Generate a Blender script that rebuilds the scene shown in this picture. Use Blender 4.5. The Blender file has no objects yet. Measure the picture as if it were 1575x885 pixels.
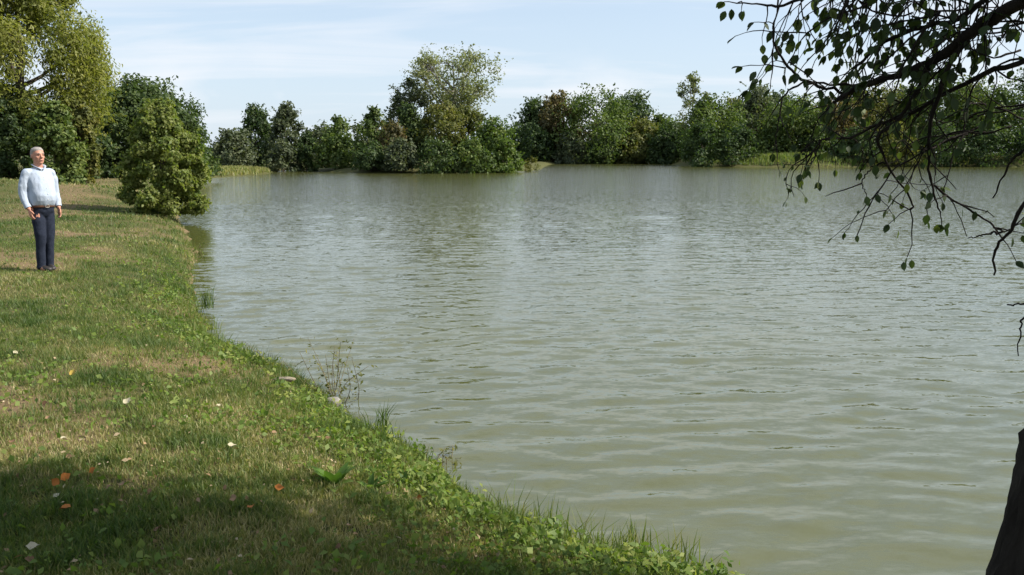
import bpy, math, random
import numpy as np
from mathutils import Vector, Matrix

S = bpy.context.scene
COL = S.collection
R = math.radians

# ------------------------------------------------------------------ camera
CAM_Z, PITCH, FOC, CX, CY = 1.67, R(8.94), 1300.0, 787.5, 442.5   # metres, pixels of a 1575x885 frame
WATER = -0.55
cam_d = bpy.data.cameras.new('camera')
cam_d.sensor_width = 36.0
cam_d.lens = 36.0 * FOC / 1575.0
cam_d.clip_start, cam_d.clip_end = 0.05, 6000
cam = bpy.data.objects.new('camera', cam_d)
cam.location = (0, 0, CAM_Z)
cam.rotation_euler = (R(90) - PITCH, 0, 0)
COL.objects.link(cam)
S.camera = cam

# ------------------------------------------------------------------ sky and sun
SUN_AZ, SUN_EL = R(91), R(41)          # clockwise from the view direction (+Y), to the right
w = bpy.data.worlds.new('World'); S.world = w
w.use_nodes = True
nt = w.node_tree; nt.nodes.clear()
N = nt.nodes.new; L = nt.links.new
sky = N('ShaderNodeTexSky'); sky.sky_type = 'NISHITA'; sky.sun_disc = False
sky.sun_elevation = SUN_EL; sky.sun_rotation = SUN_AZ
sky.air_density = 1.0; sky.dust_density = 1.0; sky.ozone_density = 1.2
tc = N('ShaderNodeTexCoord')
sep = N('ShaderNodeSeparateXYZ'); L(tc.outputs['Generated'], sep.inputs[0])
zc = N('ShaderNodeMath'); zc.operation = 'MAXIMUM'; zc.inputs[1].default_value = 0.03; L(sep.outputs['Z'], zc.inputs[0])
za = N('ShaderNodeMath'); za.operation = 'ADD'; za.inputs[1].default_value = 0.12; L(zc.outputs[0], za.inputs[0])
dv = N('ShaderNodeVectorMath'); dv.operation = 'DIVIDE'; L(tc.outputs['Generated'], dv.inputs[0])
cb = N('ShaderNodeCombineXYZ')
for i in range(3): L(za.outputs[0], cb.inputs[i])
L(cb.outputs[0], dv.inputs[1])
mp = N('ShaderNodeMapping'); mp.inputs['Scale'].default_value = (0.45, 1.5, 1); mp.inputs['Rotation'].default_value = (0, 0, R(-14)); mp.inputs['Location'].default_value = (3.2, 1.7, 0)
L(dv.outputs[0], mp.inputs[0])
n1 = N('ShaderNodeTexNoise'); n1.inputs['Scale'].default_value = 0.9; n1.inputs['Detail'].default_value = 6; n1.inputs['Roughness'].default_value = 0.55; n1.inputs['Distortion'].default_value = 0.6
L(mp.outputs[0], n1.inputs['Vector'])
r1 = N('ShaderNodeValToRGB'); r1.color_ramp.elements[0].position = 0.38; r1.color_ramp.elements[1].position = 0.78
r1.color_ramp.elements[0].color = (0.58, 0.58, 0.58, 1); r1.color_ramp.elements[1].color = (0.92, 0.92, 0.92, 1)
L(n1.outputs[0], r1.inputs[0])
# small heaped clouds low over the horizon
mp2 = N('ShaderNodeMapping'); mp2.inputs['Scale'].default_value = (5.0, 5.0, 9.0); mp2.inputs['Location'].default_value = (0.35, 0.0, 0.2)
L(tc.outputs['Generated'], mp2.inputs[0])
n2 = N('ShaderNodeTexNoise'); n2.inputs['Scale'].default_value = 1.1; n2.inputs['Detail'].default_value = 8; n2.inputs['Roughness'].default_value = 0.52
L(mp2.outputs[0], n2.inputs['Vector'])
r2 = N('ShaderNodeValToRGB'); r2.color_ramp.elements[0].position = 0.47; r2.color_ramp.elements[1].position = 0.60
L(n2.outputs[0], r2.inputs[0])
lo = N('ShaderNodeMapRange'); lo.inputs['From Min'].default_value = 0.13; lo.inputs['From Max'].default_value = 0.05; lo.inputs['To Min'].default_value = 0; lo.inputs['To Max'].default_value = 0.75
L(sep.outputs['Z'], lo.inputs['Value'])
mm = N('ShaderNodeMath'); mm.operation = 'MULTIPLY'; L(r2.outputs[0], mm.inputs[0]); L(lo.outputs[0], mm.inputs[1])
mx = r1
hzr = N('ShaderNodeMapRange'); hzr.interpolation_type = 'SMOOTHSTEP'; hzr.inputs['From Min'].default_value = 0.55; hzr.inputs['From Max'].default_value = -0.04; hzr.inputs['To Min'].default_value = 0; hzr.inputs['To Max'].default_value = 0.8
L(sep.outputs['Z'], hzr.inputs['Value'])
mx3 = N('ShaderNodeMath'); mx3.operation = 'MAXIMUM'; L(mx.outputs[0], mx3.inputs[0]); L(hzr.outputs[0], mx3.inputs[1]); mx = mx3
mix = N('ShaderNodeMixRGB'); mix.inputs['Color2'].default_value = (4.1, 4.85, 5.75, 1)
L(mx.outputs[0], mix.inputs['Fac']); L(sky.outputs[0], mix.inputs['Color1'])
mixc = N('ShaderNodeMixRGB'); mixc.inputs['Color2'].default_value = (5.75, 5.85, 6.1, 1); L(mm.outputs[0], mixc.inputs['Fac']); L(mix.outputs[0], mixc.inputs['Color1']); mix = mixc
r3 = N('ShaderNodeValToRGB'); r3.color_ramp.elements[0].position = 0.46; r3.color_ramp.elements[1].position = 0.70; r3.color_ramp.elements[1].color = (.65, .65, .65, 1); L(n1.outputs[0], r3.inputs[0])
mixw = N('ShaderNodeMixRGB'); mixw.inputs['Color2'].default_value = (5.6, 5.75, 6.0, 1); L(r3.outputs[0], mixw.inputs['Fac']); L(mix.outputs[0], mixw.inputs['Color1']); mix = mixw
bg = N('ShaderNodeBackground'); bg.inputs['Strength'].default_value = 0.102
L(mix.outputs[0], bg.inputs['Color'])
wo = N('ShaderNodeOutputWorld'); L(bg.outputs[0], wo.inputs['Surface'])

sd = bpy.data.lights.new('sun', 'SUN'); sd.energy = 5.0; sd.angle = R(0.53); sd.color = (1.0, 0.93, 0.82)
so = bpy.data.objects.new('sun', sd); COL.objects.link(so)
SUNDIR = Vector((math.sin(SUN_AZ) * math.cos(SUN_EL), math.cos(SUN_AZ) * math.cos(SUN_EL), math.sin(SUN_EL)))
so.rotation_euler = SUNDIR.to_track_quat('Z', 'Y').to_euler(); so.location = SUNDIR * 60

S.view_settings.view_transform = 'Standard'; S.view_settings.look = 'None'
S.view_settings.exposure = 0.75; S.view_settings.gamma = 1.0; S.view_settings.use_curve_mapping = False
S.render.engine = 'CYCLES'
S.cycles.max_bounces = 6; S.cycles.diffuse_bounces = 3; S.cycles.glossy_bounces = 3; S.cycles.transmission_bounces = 4
S.cycles.use_denoising = True

# ------------------------------------------------------------------ helpers
def ray(px, py):
    x, u = px - CX, -(py - CY)
    c, s = math.cos(PITCH), math.sin(PITCH)
    return np.array([x, FOC * c + u * s, -FOC * s + u * c])
def at(px, py, Y):                     # the place at depth Y seen in that direction
    d = ray(px, py); t = Y / d[1]
    return np.array([d[0] * t, Y, CAM_Z + d[2] * t])
def gp(px, py, z=0.0):                 # the place at height z seen in that direction
    d = ray(px, py); t = (z - CAM_Z) / d[2]
    return np.array([d[0] * t, d[1] * t, z])

def mesh_np(name, V, Fs, attrs=None, smooth=False, mats=None):
    V = np.asarray(V, np.float32)
    if isinstance(Fs, np.ndarray): Fs = [Fs]
    Fs = [np.asarray(f, np.int32) for f in Fs if len(f)]
    me = bpy.data.meshes.new(name)
    me.vertices.add(len(V)); me.vertices.foreach_set('co', V.ravel())
    loops = np.concatenate([f.ravel() for f in Fs])
    tot = np.concatenate([np.full(len(f), f.shape[1], np.int32) for f in Fs])
    me.loops.add(len(loops)); me.loops.foreach_set('vertex_index', loops)
    me.polygons.add(len(tot))
    me.polygons.foreach_set('loop_start', np.concatenate([[0], np.cumsum(tot)[:-1]]).astype(np.int32))
    if smooth: me.polygons.foreach_set('use_smooth', np.ones(len(tot), bool))
    me.update(calc_edges=True)
    for k, (dom, arr) in (attrs or {}).items():
        a = me.attributes.new(k, 'FLOAT', dom); a.data.foreach_set('value', np.asarray(arr, np.float32))
    for m in (mats or []): me.materials.append(m)
    return me
def link(name, me, parent=None, loc=None):
    o = bpy.data.objects.new(name, me); COL.objects.link(o)
    if parent: o.parent = parent
    if loc is not None: o.location = loc
    return o
def tag(o, label, cat, group=None, kind=None):
    if label: o['label'] = label
    if cat: o['category'] = cat
    if group: o['group'] = group
    if kind: o['kind'] = kind
    return o
def thing(name, label, cat, loc=(0, 0, 0), group=None):
    o = bpy.data.objects.new(name, None); COL.objects.link(o); o.location = loc
    o.empty_display_size = 0.2
    return tag(o, label, cat, group)

class MB:
    def __init__(s): s.v = []; s.q = []; s.t = []; s.n = 0
    def add(s, V, Q=None, T=None):
        V = np.asarray(V, float)
        s.v.append(V)
        if Q is not None and len(Q): s.q.append(np.asarray(Q) + s.n)
        if T is not None and len(T): s.t.append(np.asarray(T) + s.n)
        s.n += len(V)
    def tube(s, pts, rad, sides=7, flat=1.0, cap=True, up=None):
        pts = np.asarray(pts, float); n = len(pts)
        rad = np.broadcast_to(np.asarray(rad, float), (n,)) if np.ndim(rad) < 2 else rad
        tan = np.gradient(pts, axis=0); tan /= np.linalg.norm(tan, axis=1)[:, None] + 1e-9
        ref = np.array(up if up is not None else ([0, 0, 1.0] if abs(tan[0][2]) < .9 else [1.0, 0, 0]))
        a = np.arange(sides) * 2 * math.pi / sides
        rings = []
        for i in range(n):
            u = ref - tan[i] * np.dot(ref, tan[i]); u /= np.linalg.norm(u) + 1e-9
            ref = u if up is None else np.array(up)
            b = np.cross(tan[i], u)
            rings.append(pts[i] + rad[i] * (np.cos(a)[:, None] * u * flat + np.sin(a)[:, None] * b))
        V = np.concatenate(rings + [pts[:1], pts[-1:]])
        j = np.arange(sides); k = (j + 1) % sides
        Q = np.concatenate([np.stack([i * sides + j, i * sides + k, (i + 1) * sides + k, (i + 1) * sides + j], 1) for i in range(n - 1)])
        T = None
        if cap:
            T = np.concatenate([np.stack([np.full(sides, n * sides), k, j], 1), np.stack([np.full(sides, n * sides + 1), (n - 1) * sides + j, (n - 1) * sides + k], 1)])
        s.add(V, Q, T)
    def loft(s, rings, sides=24, p=2.2):
        # rings: (cx, cy, cz, rx, ry) horizontal superellipses stacked in z
        a = np.arange(sides) * 2 * math.pi / sides
        c, sn = np.cos(a), np.sin(a)
        ex = np.sign(c) * np.abs(c) ** (2 / p); ey = np.sign(sn) * np.abs(sn) ** (2 / p)
        V = [np.stack([r[0] + r[3] * ex, r[1] + r[4] * ey, np.full(sides, r[2])], 1) for r in rings]
        n = len(rings)
        V = np.concatenate(V + [np.array([rings[0][:3]]), np.array([rings[-1][:3]])])
        j = np.arange(sides); k = (j + 1) % sides
        Q = np.concatenate([np.stack([i * sides + j, i * sides + k, (i + 1) * sides + k, (i + 1) * sides + j], 1) for i in range(n - 1)])
        T = np.concatenate([np.stack([np.full(sides, n * sides), k, j], 1), np.stack([np.full(sides, n * sides + 1), (n - 1) * sides + j, (n - 1) * sides + k], 1)])
        s.add(V, Q, T)
    def ball(s, c, r, sides=14, rings=9):
        c = np.array(c, float); r = np.broadcast_to(np.array(r, float), (3,))
        th = np.linspace(.12, math.pi - .12, rings)
        s.loft([(c[0], c[1], c[2] - r[2] * math.cos(t), r[0] * math.sin(t), r[1] * math.sin(t)) for t in th], sides, 2.0)
    def mesh(s, name, mat, smooth=True):
        return mesh_np(name, np.concatenate(s.v), [np.concatenate(x) for x in (s.q, s.t) if x], smooth=smooth, mats=[mat])

def spline(pts, n):
    pts = np.asarray(pts, float); m = len(pts)
    if m == 2: return pts[0] + (pts[1] - pts[0]) * np.linspace(0, 1, n)[:, None]
    P = np.vstack([2 * pts[0] - pts[1], pts, 2 * pts[-1] - pts[-2]])
    t = np.linspace(0, m - 1 - 1e-6, n); i = t.astype(int); f = (t - i)[:, None]
    p0, p1, p2, p3 = P[i], P[i + 1], P[i + 2], P[i + 3]
    return .5 * (2 * p1 + (p2 - p0) * f + (2 * p0 - 5 * p1 + 4 * p2 - p3) * f ** 2 + (3 * p1 - p0 - 3 * p2 + p3) * f ** 3)

def vnoise(x, y, seed=0):              # smooth value noise, vectorised
    xi = np.floor(x).astype(np.int64); yi = np.floor(y).astype(np.int64)
    fx = x - xi; fy = y - yi; fx = fx * fx * (3 - 2 * fx); fy = fy * fy * (3 - 2 * fy)
    def h(a, b):
        n = (a * 374761393 + b * 668265263 + seed * 974634533) & 0x7fffffff
        n = ((n ^ (n >> 13)) * 1274126177) & 0x7fffffff
        return ((n ^ (n >> 16)) & 0xffff) / 65535.0
    return (h(xi, yi) * (1 - fx) + h(xi + 1, yi) * fx) * (1 - fy) + (h(xi, yi + 1) * (1 - fx) + h(xi + 1, yi + 1) * fx) * fy
def fbm(x, y, seed=0, o=4):
    t = 0; a = .5
    for i in range(o): t = t + a * vnoise(x * 2 ** i, y * 2 ** i, seed + i); a *= .5
    return t / (1 - .5 ** o)

# ------------------------------------------------------------------ materials
def newmat(name):
    m = bpy.data.materials.new(name); m.use_nodes = True
    m.node_tree.nodes.clear(); return m, m.node_tree.nodes.new, m.node_tree.links.new
def ramp(n, l, src, stops):
    r = n('ShaderNodeValToRGB'); e = r.color_ramp.elements
    while len(e) < len(stops): e.new(.5)
    for k, (p, c) in enumerate(stops): e[k].position = p; e[k].color = (*c, 1)
    l(src, r.inputs[0]); return r.outputs[0]
def leaf_mat(name, stops, trans=.35, gloss=.02, tcol=1.3):
    m, n, l = newmat(name)
    a = n('ShaderNodeAttribute'); a.attribute_name = 'tint'
    c = ramp(n, l, a.outputs['Fac'], stops)
    d = n('ShaderNodeBsdfDiffuse'); l(c, d.inputs[0])
    t = n('ShaderNodeBsdfTranslucent')
    g = n('ShaderNodeMixRGB'); g.blend_type = 'MULTIPLY'; g.inputs[0].default_value = 1; g.inputs[2].default_value = (tcol * 1.1, tcol * 1.2, tcol * .6, 1); l(c, g.inputs[1]); l(g.outputs[0], t.inputs[0])
    x = n('ShaderNodeMixShader'); x.inputs[0].default_value = trans; l(d.outputs[0], x.inputs[1]); l(t.outputs[0], x.inputs[2])
    s = n('ShaderNodeBsdfGlossy'); s.inputs['Roughness'].default_value = .6; s.inputs[0].default_value = (.9, .95, .9, 1)
    y = n('ShaderNodeMixShader'); y.inputs[0].default_value = gloss; l(x.outputs[0], y.inputs[1]); l(s.outputs[0], y.inputs[2])
    o = n('ShaderNodeOutputMaterial'); l(y.outputs[0], o.inputs[0]); return m
def plain(name, col, rough=.7, noise=None, nscale=20, bump=0, bscale=60, spec=.3, stretch=(1, 1, 1)):
    m, n, l = newmat(name)
    p = n('ShaderNodeBsdfPrincipled'); p.inputs['Roughness'].default_value = rough; p.inputs['Specular IOR Level'].default_value = spec
    tcn = n('ShaderNodeTexCoord'); mpn = n('ShaderNodeMapping'); mpn.inputs['Scale'].default_value = stretch; l(tcn.outputs['Object'], mpn.inputs[0])
    if noise:
        t = n('ShaderNodeTexNoise'); t.inputs['Scale'].default_value = nscale; t.inputs['Detail'].default_value = 5; l(mpn.outputs[0], t.inputs['Vector'])
        l(ramp(n, l, t.outputs[0], [(.3, col), (.7, noise)]), p.inputs['Base Color'])
    else: p.inputs['Base Color'].default_value = (*col, 1)
    if bump:
        t = n('ShaderNodeTexNoise'); t.inputs['Scale'].default_value = bscale; t.inputs['Detail'].default_value = 5; l(mpn.outputs[0], t.inputs['Vector'])
        b = n('ShaderNodeBump'); b.inputs['Strength'].default_value = bump; b.inputs['Distance'].default_value = .02; l(t.outputs[0], b.inputs['Height']); l(b.outputs[0], p.inputs['Normal'])
    o = n('ShaderNodeOutputMaterial'); l(p.outputs[0], o.inputs[0]); return m

M = {}
M['green'] = leaf_mat('leaf_green', [(0, (.04, .068, .015)), (.5, (.075, .115, .025)), (1, (.13, .16, .036))])
M['dark'] = leaf_mat('leaf_dark', [(0, (.024, .046, .014)), (.5, (.044, .074, .021)), (1, (.078, .108, .03))])
M['grey'] = leaf_mat('leaf_grey', [(0, (.045, .06, .032)), (.5, (.07, .09, .045)), (1, (.12, .135, .065))])
M['olive'] = leaf_mat('leaf_olive', [(0, (.06, .075, .018)), (.5, (.105, .115, .025)), (1, (.17, .16, .035))])
M['yellow'] = leaf_mat('leaf_yellow', [(0, (.075, .095, .016)), (.5, (.14, .16, .03)), (1, (.23, .23, .055))], trans=.45)
M['bright'] = leaf_mat('leaf_bright', [(0, (.045, .08, .013)), (.5, (.085, .13, .022)), (1, (.14, .17, .035))], trans=.4)
M['bush'] = leaf_mat('leaf_bush', [(0, (.05, .088, .015)), (.5, (.098, .142, .027)), (1, (.17, .19, .045))], trans=.45)
M['brown'] = leaf_mat('leaf_russet', [(0, (.06, .06, .022)), (.5, (.10, .085, .032)), (1, (.15, .105, .042))])
M['pale'] = leaf_mat('leaf_pale', [(0, (.08, .10, .04)), (.5, (.13, .155, .055)), (1, (.2, .21, .09))])
M['alder'] = leaf_mat('leaf_alder', [(0, (.018, .032, .009)), (.6, (.035, .06, .014)), (1, (.09, .12, .02))], trans=.3, gloss=.025)
M['bark'] = plain('bark', (.045, .036, .028), .9, (.10, .085, .065), 9, .8, 22, .1, (1, 1, .3))
M['bark_dark'] = plain('bark_near_black', (.010, .0085, .0075), .97, (.028, .024, .02), 12, 1.0, 30, .1, (1, 1, .3))  # near-black bark with slightly lighter mottling
M['bark_pale'] = plain('bark_pale', (.13, .12, .10), .9, (.22, .21, .18), 8, .5, 20, .1, (1, 1, .4))

# ------------------------------------------------------------------ shoreline
near_px = [(1085, 885), (1000, 860), (930, 838), (870, 808), (800, 778), (720, 738), (660, 698), (605, 668), (560, 646), (528, 622), (498, 594), (468, 572), (412, 556), (370, 538), (345, 518), (325, 484), (306, 452), (294, 428), (302, 402), (306, 386), (292, 362), (282, 346)]
near = [gp(x, y, WATER + .12)[:2] for x, y in near_px]
near = [np.array(p) for p in near]
back_bush = [gp(270, 326, WATER)[:2], gp(262, 306, WATER)[:2], gp(268, 288, WATER)[:2], gp(296, 277, WATER)[:2]]
far_px = [(322, 274.5), (360, 271.5), (395, 269), (416, 266.5), (423, 264), (426, 261.5), (452, 262), (480, 262.8), (540, 266.3), (600, 267.2), (700, 266.3), (770, 265), (805, 263.8), (832, 261.5), (838, 256), (850, 252), (930, 251.6), (1020, 251.6), (1040, 254), (1060, 256), (1150, 257.2), (1290, 257.8), (1400, 256.5), (1500, 256.8), (1600, 257.5)]
far = [gp(x, y, WATER)[:2] for x, y in far_px]
rest = [np.array(p) for p in [(125, 138), (140, 80), (100, 20), (40, 4), (16, 2.2), (7, 2.4), (4.2, 2.6), (3.0, 2.95), (2.3, 3.1), (1.5, 3.6)]]
loop = np.array(near + back_bush + far + rest)
def chaikin(p, k):
    for _ in range(k):
        q = np.roll(p, -1, 0); p = np.stack([p * .75 + q * .25, p * .25 + q * .75], 1).reshape(-1, 2)
    return p
LAKE = chaikin(loop, 2)
def sdist(x, y):
    """signed distance to the shoreline, positive on land"""
    P = np.stack([x, y], 1); out = np.full(len(P), 1e9); ins = np.zeros(len(P), bool)
    A = LAKE; B = np.roll(LAKE, -1, 0)
    for a, b in zip(A, B):
        ab = b - a; t = np.clip(((P - a) @ ab) / (ab @ ab + 1e-12), 0, 1)
        q = a + t[:, None] * ab - P
        out = np.minimum(out, q[:, 0] ** 2 + q[:, 1] ** 2)
        c = ((a[1] > P[:, 1]) != (b[1] > P[:, 1]))
        with np.errstate(divide='ignore', invalid='ignore'):
            ins ^= c & (P[:, 0] < (b[0] - a[0]) * (P[:, 1] - a[1]) / (b[1] - a[1]) + a[0])
    d = np.sqrt(out); return np.where(ins, -d, d)
def height(x, y, d=None):
    x = np.atleast_1d(np.asarray(x, float)); y = np.atleast_1d(np.asarray(y, float))
    if d is None: d = sdist(x, y)
    nz = fbm(x * 1.1, y * 1.1, 5) - .5
    dd = d + nz * .35 * np.clip(1 - np.abs(d) / 3, 0, 1)
    z = np.interp(dd, [-12, -3, -.8, 0, .12, .35, .8, 1.6, 3.2, 9, 30, 120], [-2.4, -1.5, -.85, -.60, -.47, -.33, -.19, -.07, 0, .02, .12, .6])
    z = z + np.clip(d, 0, 1.5) / 1.5 * ((fbm(x * .45, y * .45, 9) - .5) * .16 + (fbm(x * 2.6, y * 2.6, 3) - .5) * .06)
    # dry mound below the willow at the left
    z = z + .75 * np.exp(-((x + 22) / 6) ** 2 - ((y - 33) / 6) ** 2) * np.clip(d / 3, 0, 1)
    # the far right bank is higher
    z = z + np.clip((y - 120) / 40, 0, 1) * np.clip(d / 5, 0, 1) * np.clip((x - 30) / 20, 0, 1) * 1.5
    return z
def hz(x, y): return float(height([x], [y])[0])

# ------------------------------------------------------------------ ground sheet
def axis(lo, d0, d1, hi, step, g):
    mid = np.arange(d0, d1, step); up = [mid[-1]]; s = step
    while up[-1] < hi: s *= g; up.append(up[-1] + s)
    dn = [mid[0]]; s = step
    while dn[-1] > lo: s *= g; dn.append(dn[-1] - s)
    return np.concatenate([dn[::-1][:-1], mid, up[1:]])
gx = axis(-2500, -9, 3, 2500, .14, 1.09); gy = axis(-1500, 1.8, 22, 2500, .14, 1.06)
X, Y = np.meshgrid(gx, gy); sh = X.shape
D = sdist(X.ravel(), Y.ravel()); Z = height(X.ravel(), Y.ravel(), D)
idx = np.arange(X.size).reshape(sh)
F = np.stack([idx[:-1, :-1], idx[:-1, 1:], idx[1:, 1:], idx[1:, :-1]], -1).reshape(-1, 4)
m, n, l = newmat('meadow_soil')
tcn = n('ShaderNodeTexCoord')
def nz_(scale, det=6, rough=.6):
    t = n('ShaderNodeTexNoise'); t.inputs['Scale'].default_value = scale; t.inputs['Detail'].default_value = det; t.inputs['Roughness'].default_value = rough; l(tcn.outputs['Object'], t.inputs['Vector']); return t.outputs[0]
ca = ramp(n, l, nz_(1.2), [(.32, (.075, .065, .03)), (.5, (.075, .085, .028)), (.68, (.06, .085, .022))])
cbk = ramp(n, l, nz_(45, 8, .7), [(.3, (.030, .028, .012)), (.55, (.09, .085, .034)), (.75, (.22, .18, .09))])
mxn = n('ShaderNodeMixRGB'); mxn.inputs[0].default_value = .55; l(ca, mxn.inputs[1]); l(cbk, mxn.inputs[2])
at_ = n('ShaderNodeAttribute'); at_.attribute_name = 'soil'
mx2 = n('ShaderNodeMixRGB'); l(at_.outputs['Fac'], mx2.inputs[0]); l(mxn.outputs[0], mx2.inputs[1]); mx2.inputs[2].default_value = (.19, .13, .078, 1)
pr = n('ShaderNodeBsdfPrincipled'); pr.inputs['Roughness'].default_value = .95; pr.inputs['Specular IOR Level'].default_value = .1; l(mx2.outputs[0], pr.inputs['Base Color'])
bp = n('ShaderNodeBump'); bp.inputs['Strength'].default_value = .7; bp.inputs['Distance'].default_value = .04; l(nz_(30, 8, .7), bp.inputs['Height']); l(bp.outputs[0], pr.inputs['Normal'])
ou = n('ShaderNodeOutputMaterial'); l(pr.outputs[0], ou.inputs[0])
M['ground'] = m
track = [gp(x, y, 0)[:2] for x, y in [(60, 330), (120, 300), (150, 286), (158, 280), (165, 275), (200, 270), (240, 266)]]
def trackd(x, y):
    o = np.full(len(x), 1e9)
    for a, b in zip(track[:-1], track[1:]):
        ab = b - a; P = np.stack([x, y], 1); t = np.clip(((P - a) @ ab) / (ab @ ab), 0, 1); q = a + t[:, None] * ab - P
        o = np.minimum(o, np.hypot(q[:, 0], q[:, 1]))
    return o
def soilf(x, y, d):
    tr = np.exp(-(trackd(x, y) / .9) ** 2) * .75
    pa = np.clip((fbm(x * .7 + 40, y * .7, 21) - .56) * 5, 0, .8) * (x < -1.2) * (y < 40)
    sc = .95 * np.exp(-((x - SCAR[0]) / .34) ** 2 - ((y - SCAR[1]) / .42) ** 2)
    pa = np.maximum(pa, sum(a_ * np.exp(-((x - q_[0]) / w_) ** 2 - ((y - q_[1]) / (w_ * 1.2)) ** 2) * np.clip(fbm(x * 3, y * 3, 33) * 2 - .25, 0, 1) for q_, a_, w_ in BARE))
    return np.clip(np.maximum.reduce([tr, pa, sc, np.clip(.3 - d, 0, .3) * 2.4 * (y < 60)]), 0, 1)
SCAR = gp(470, 600, -.3)[:2]
BARE = [(gp(30, 620)[:2], .95, .55), (gp(60, 690)[:2], .9, .4), (gp(10, 560)[:2], .8, .6), (gp(250, 715)[:2], .5, .35), (gp(120, 640)[:2], .6, .3)]
gme = mesh_np('ground', np.stack([X.ravel(), Y.ravel(), Z], 1), F, {'soil': ('POINT', soilf(X.ravel(), Y.ravel(), D))}, True, [m])
tag(link('ground', gme), None, None, kind='structure')

# ------------------------------------------------------------------ water with real waves
rng = np.random.default_rng(4)
rr = [2.6]
while rr[-1] < 40: rr.append(rr[-1] + max(.024, rr[-1] * .0042))
while rr[-1] < 420: rr.append(rr[-1] * 1.016)
rr = np.array(rr); th = np.linspace(R(-50), R(56), 290)
RR, TH = np.meshgrid(rr, th, indexing='ij')
wx, wy = (RR * np.sin(TH)).ravel(), (RR * np.cos(TH)).ravel()
step = np.repeat(np.gradient(rr), len(th))
wz = np.zeros_like(wx)
calm = np.clip(.55 + 1.1 * (fbm(wx * .18, wy * .3, 31) - .35), .35, 1.3)
for k in range(70):
    lam = .15 * (.85 / .15) ** rng.random()
    ang = R(-9) + rng.normal(0, R(19 if lam > .4 else 30))
    kx, ky = math.sin(ang) * 2 * math.pi / lam, math.cos(ang) * 2 * math.pi / lam
    slope = .0185 * (1.35 if .22 < lam < .55 else .7)
    ph = rng.random() * 6.283
    warp = .9 * fbm(wx * .35 + k, wy * .35, 50 + k % 7, 2)
    s = np.sin(kx * wx + ky * wy + ph + 3 * warp)
    wz += slope * lam / 6.283 * np.clip((lam / step - 3) / 3, 0, 1) * (s + .22 * np.cos(2 * (kx * wx + ky * wy + ph + 3 * warp)))
wz *= calm
ii = np.arange(len(wx)).reshape(RR.shape)
F = np.stack([ii[:-1, :-1], ii[:-1, 1:], ii[1:, 1:], ii[1:, :-1]], -1).reshape(-1, 4)[:, ::-1]
RIP = (.16, .52, .46)
m, n, l = newmat('pond_water')
tcn = n('ShaderNodeTexCoord')
def rip(sx, sy, rot, det=3):
    mpn = n('ShaderNodeMapping'); mpn.inputs['Scale'].default_value = (sx, sy, 1); mpn.inputs['Rotation'].default_value = (0, 0, R(rot)); l(tcn.outputs['Object'], mpn.inputs[0])
    t = n('ShaderNodeTexNoise'); t.inputs['Scale'].default_value = 1; t.inputs['Detail'].default_value = det; t.inputs['Distortion'].default_value = .4; l(mpn.outputs[0], t.inputs['Vector']); return t.outputs[0]
def ripc(sx, sy, rot, amp):
    mpn = n('ShaderNodeMapping'); mpn.inputs['Scale'].default_value = (sx, sy, 1); mpn.inputs['Rotation'].default_value = (0, 0, R(rot)); l(tcn.outputs['Object'], mpn.inputs[0])
    t = n('ShaderNodeTexNoise'); t.inputs['Scale'].default_value = 1; t.inputs['Detail'].default_value = 2; l(mpn.outputs[0], t.inputs['Vector'])
    u = n('ShaderNodeVectorMath'); u.operation = 'SUBTRACT'; u.inputs[1].default_value = (.5, .5, .5); l(t.outputs['Color'], u.inputs[0])
    v = n('ShaderNodeVectorMath'); v.operation = 'MULTIPLY'; v.inputs[1].default_value = (amp * .45, amp, 0); l(u.outputs[0], v.inputs[0]); return v.outputs[0]
sxy = n('ShaderNodeSeparateXYZ'); l(tcn.outputs['Object'], sxy.inputs[0])      # the bank shelters the near water from the wind
shel = n('ShaderNodeMapRange'); shel.inputs['From Min'].default_value = 4; shel.inputs['From Max'].default_value = 45; shel.inputs['To Min'].default_value = .30; shel.inputs['To Max'].default_value = 1.7; l(sxy.outputs['Y'], shel.inputs['Value'])
geo = n('ShaderNodeNewGeometry'); acc = geo.outputs['Normal']
for args in ((1.5, 5.0, 8, RIP[0]), (5, 15, -6, RIP[1]), (16, 38, 3, RIP[2])):
    u = n('ShaderNodeVectorMath'); u.operation = 'ADD'; l(acc, u.inputs[0]); sc_ = n('ShaderNodeVectorMath'); sc_.operation = 'SCALE'; l(ripc(*args), sc_.inputs[0]); l(shel.outputs[0], sc_.inputs['Scale']); l(sc_.outputs[0], u.inputs[1]); acc = u.outputs[0]
nrm_ = n('ShaderNodeVectorMath'); nrm_.operation = 'NORMALIZE'; l(acc, nrm_.inputs[0])
pr = n('ShaderNodeBsdfPrincipled'); pr.inputs['Roughness'].default_value = .06; pr.inputs['IOR'].default_value = 1.72
cc = ramp(n, l, rip(.25, .4, 20, 4), [(.3, (.066, .072, .020)), (.7, (.082, .086, .027))])
l(cc, pr.inputs['Base Color']); l(nrm_.outputs[0], pr.inputs['Normal'])
ou = n('ShaderNodeOutputMaterial'); l(pr.outputs[0], ou.inputs[0])
wme = mesh_np('water', np.stack([wx, wy, WATER + wz], 1), F, None, True, [m])
tag(link('water', wme), None, None, kind='structure')

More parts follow.
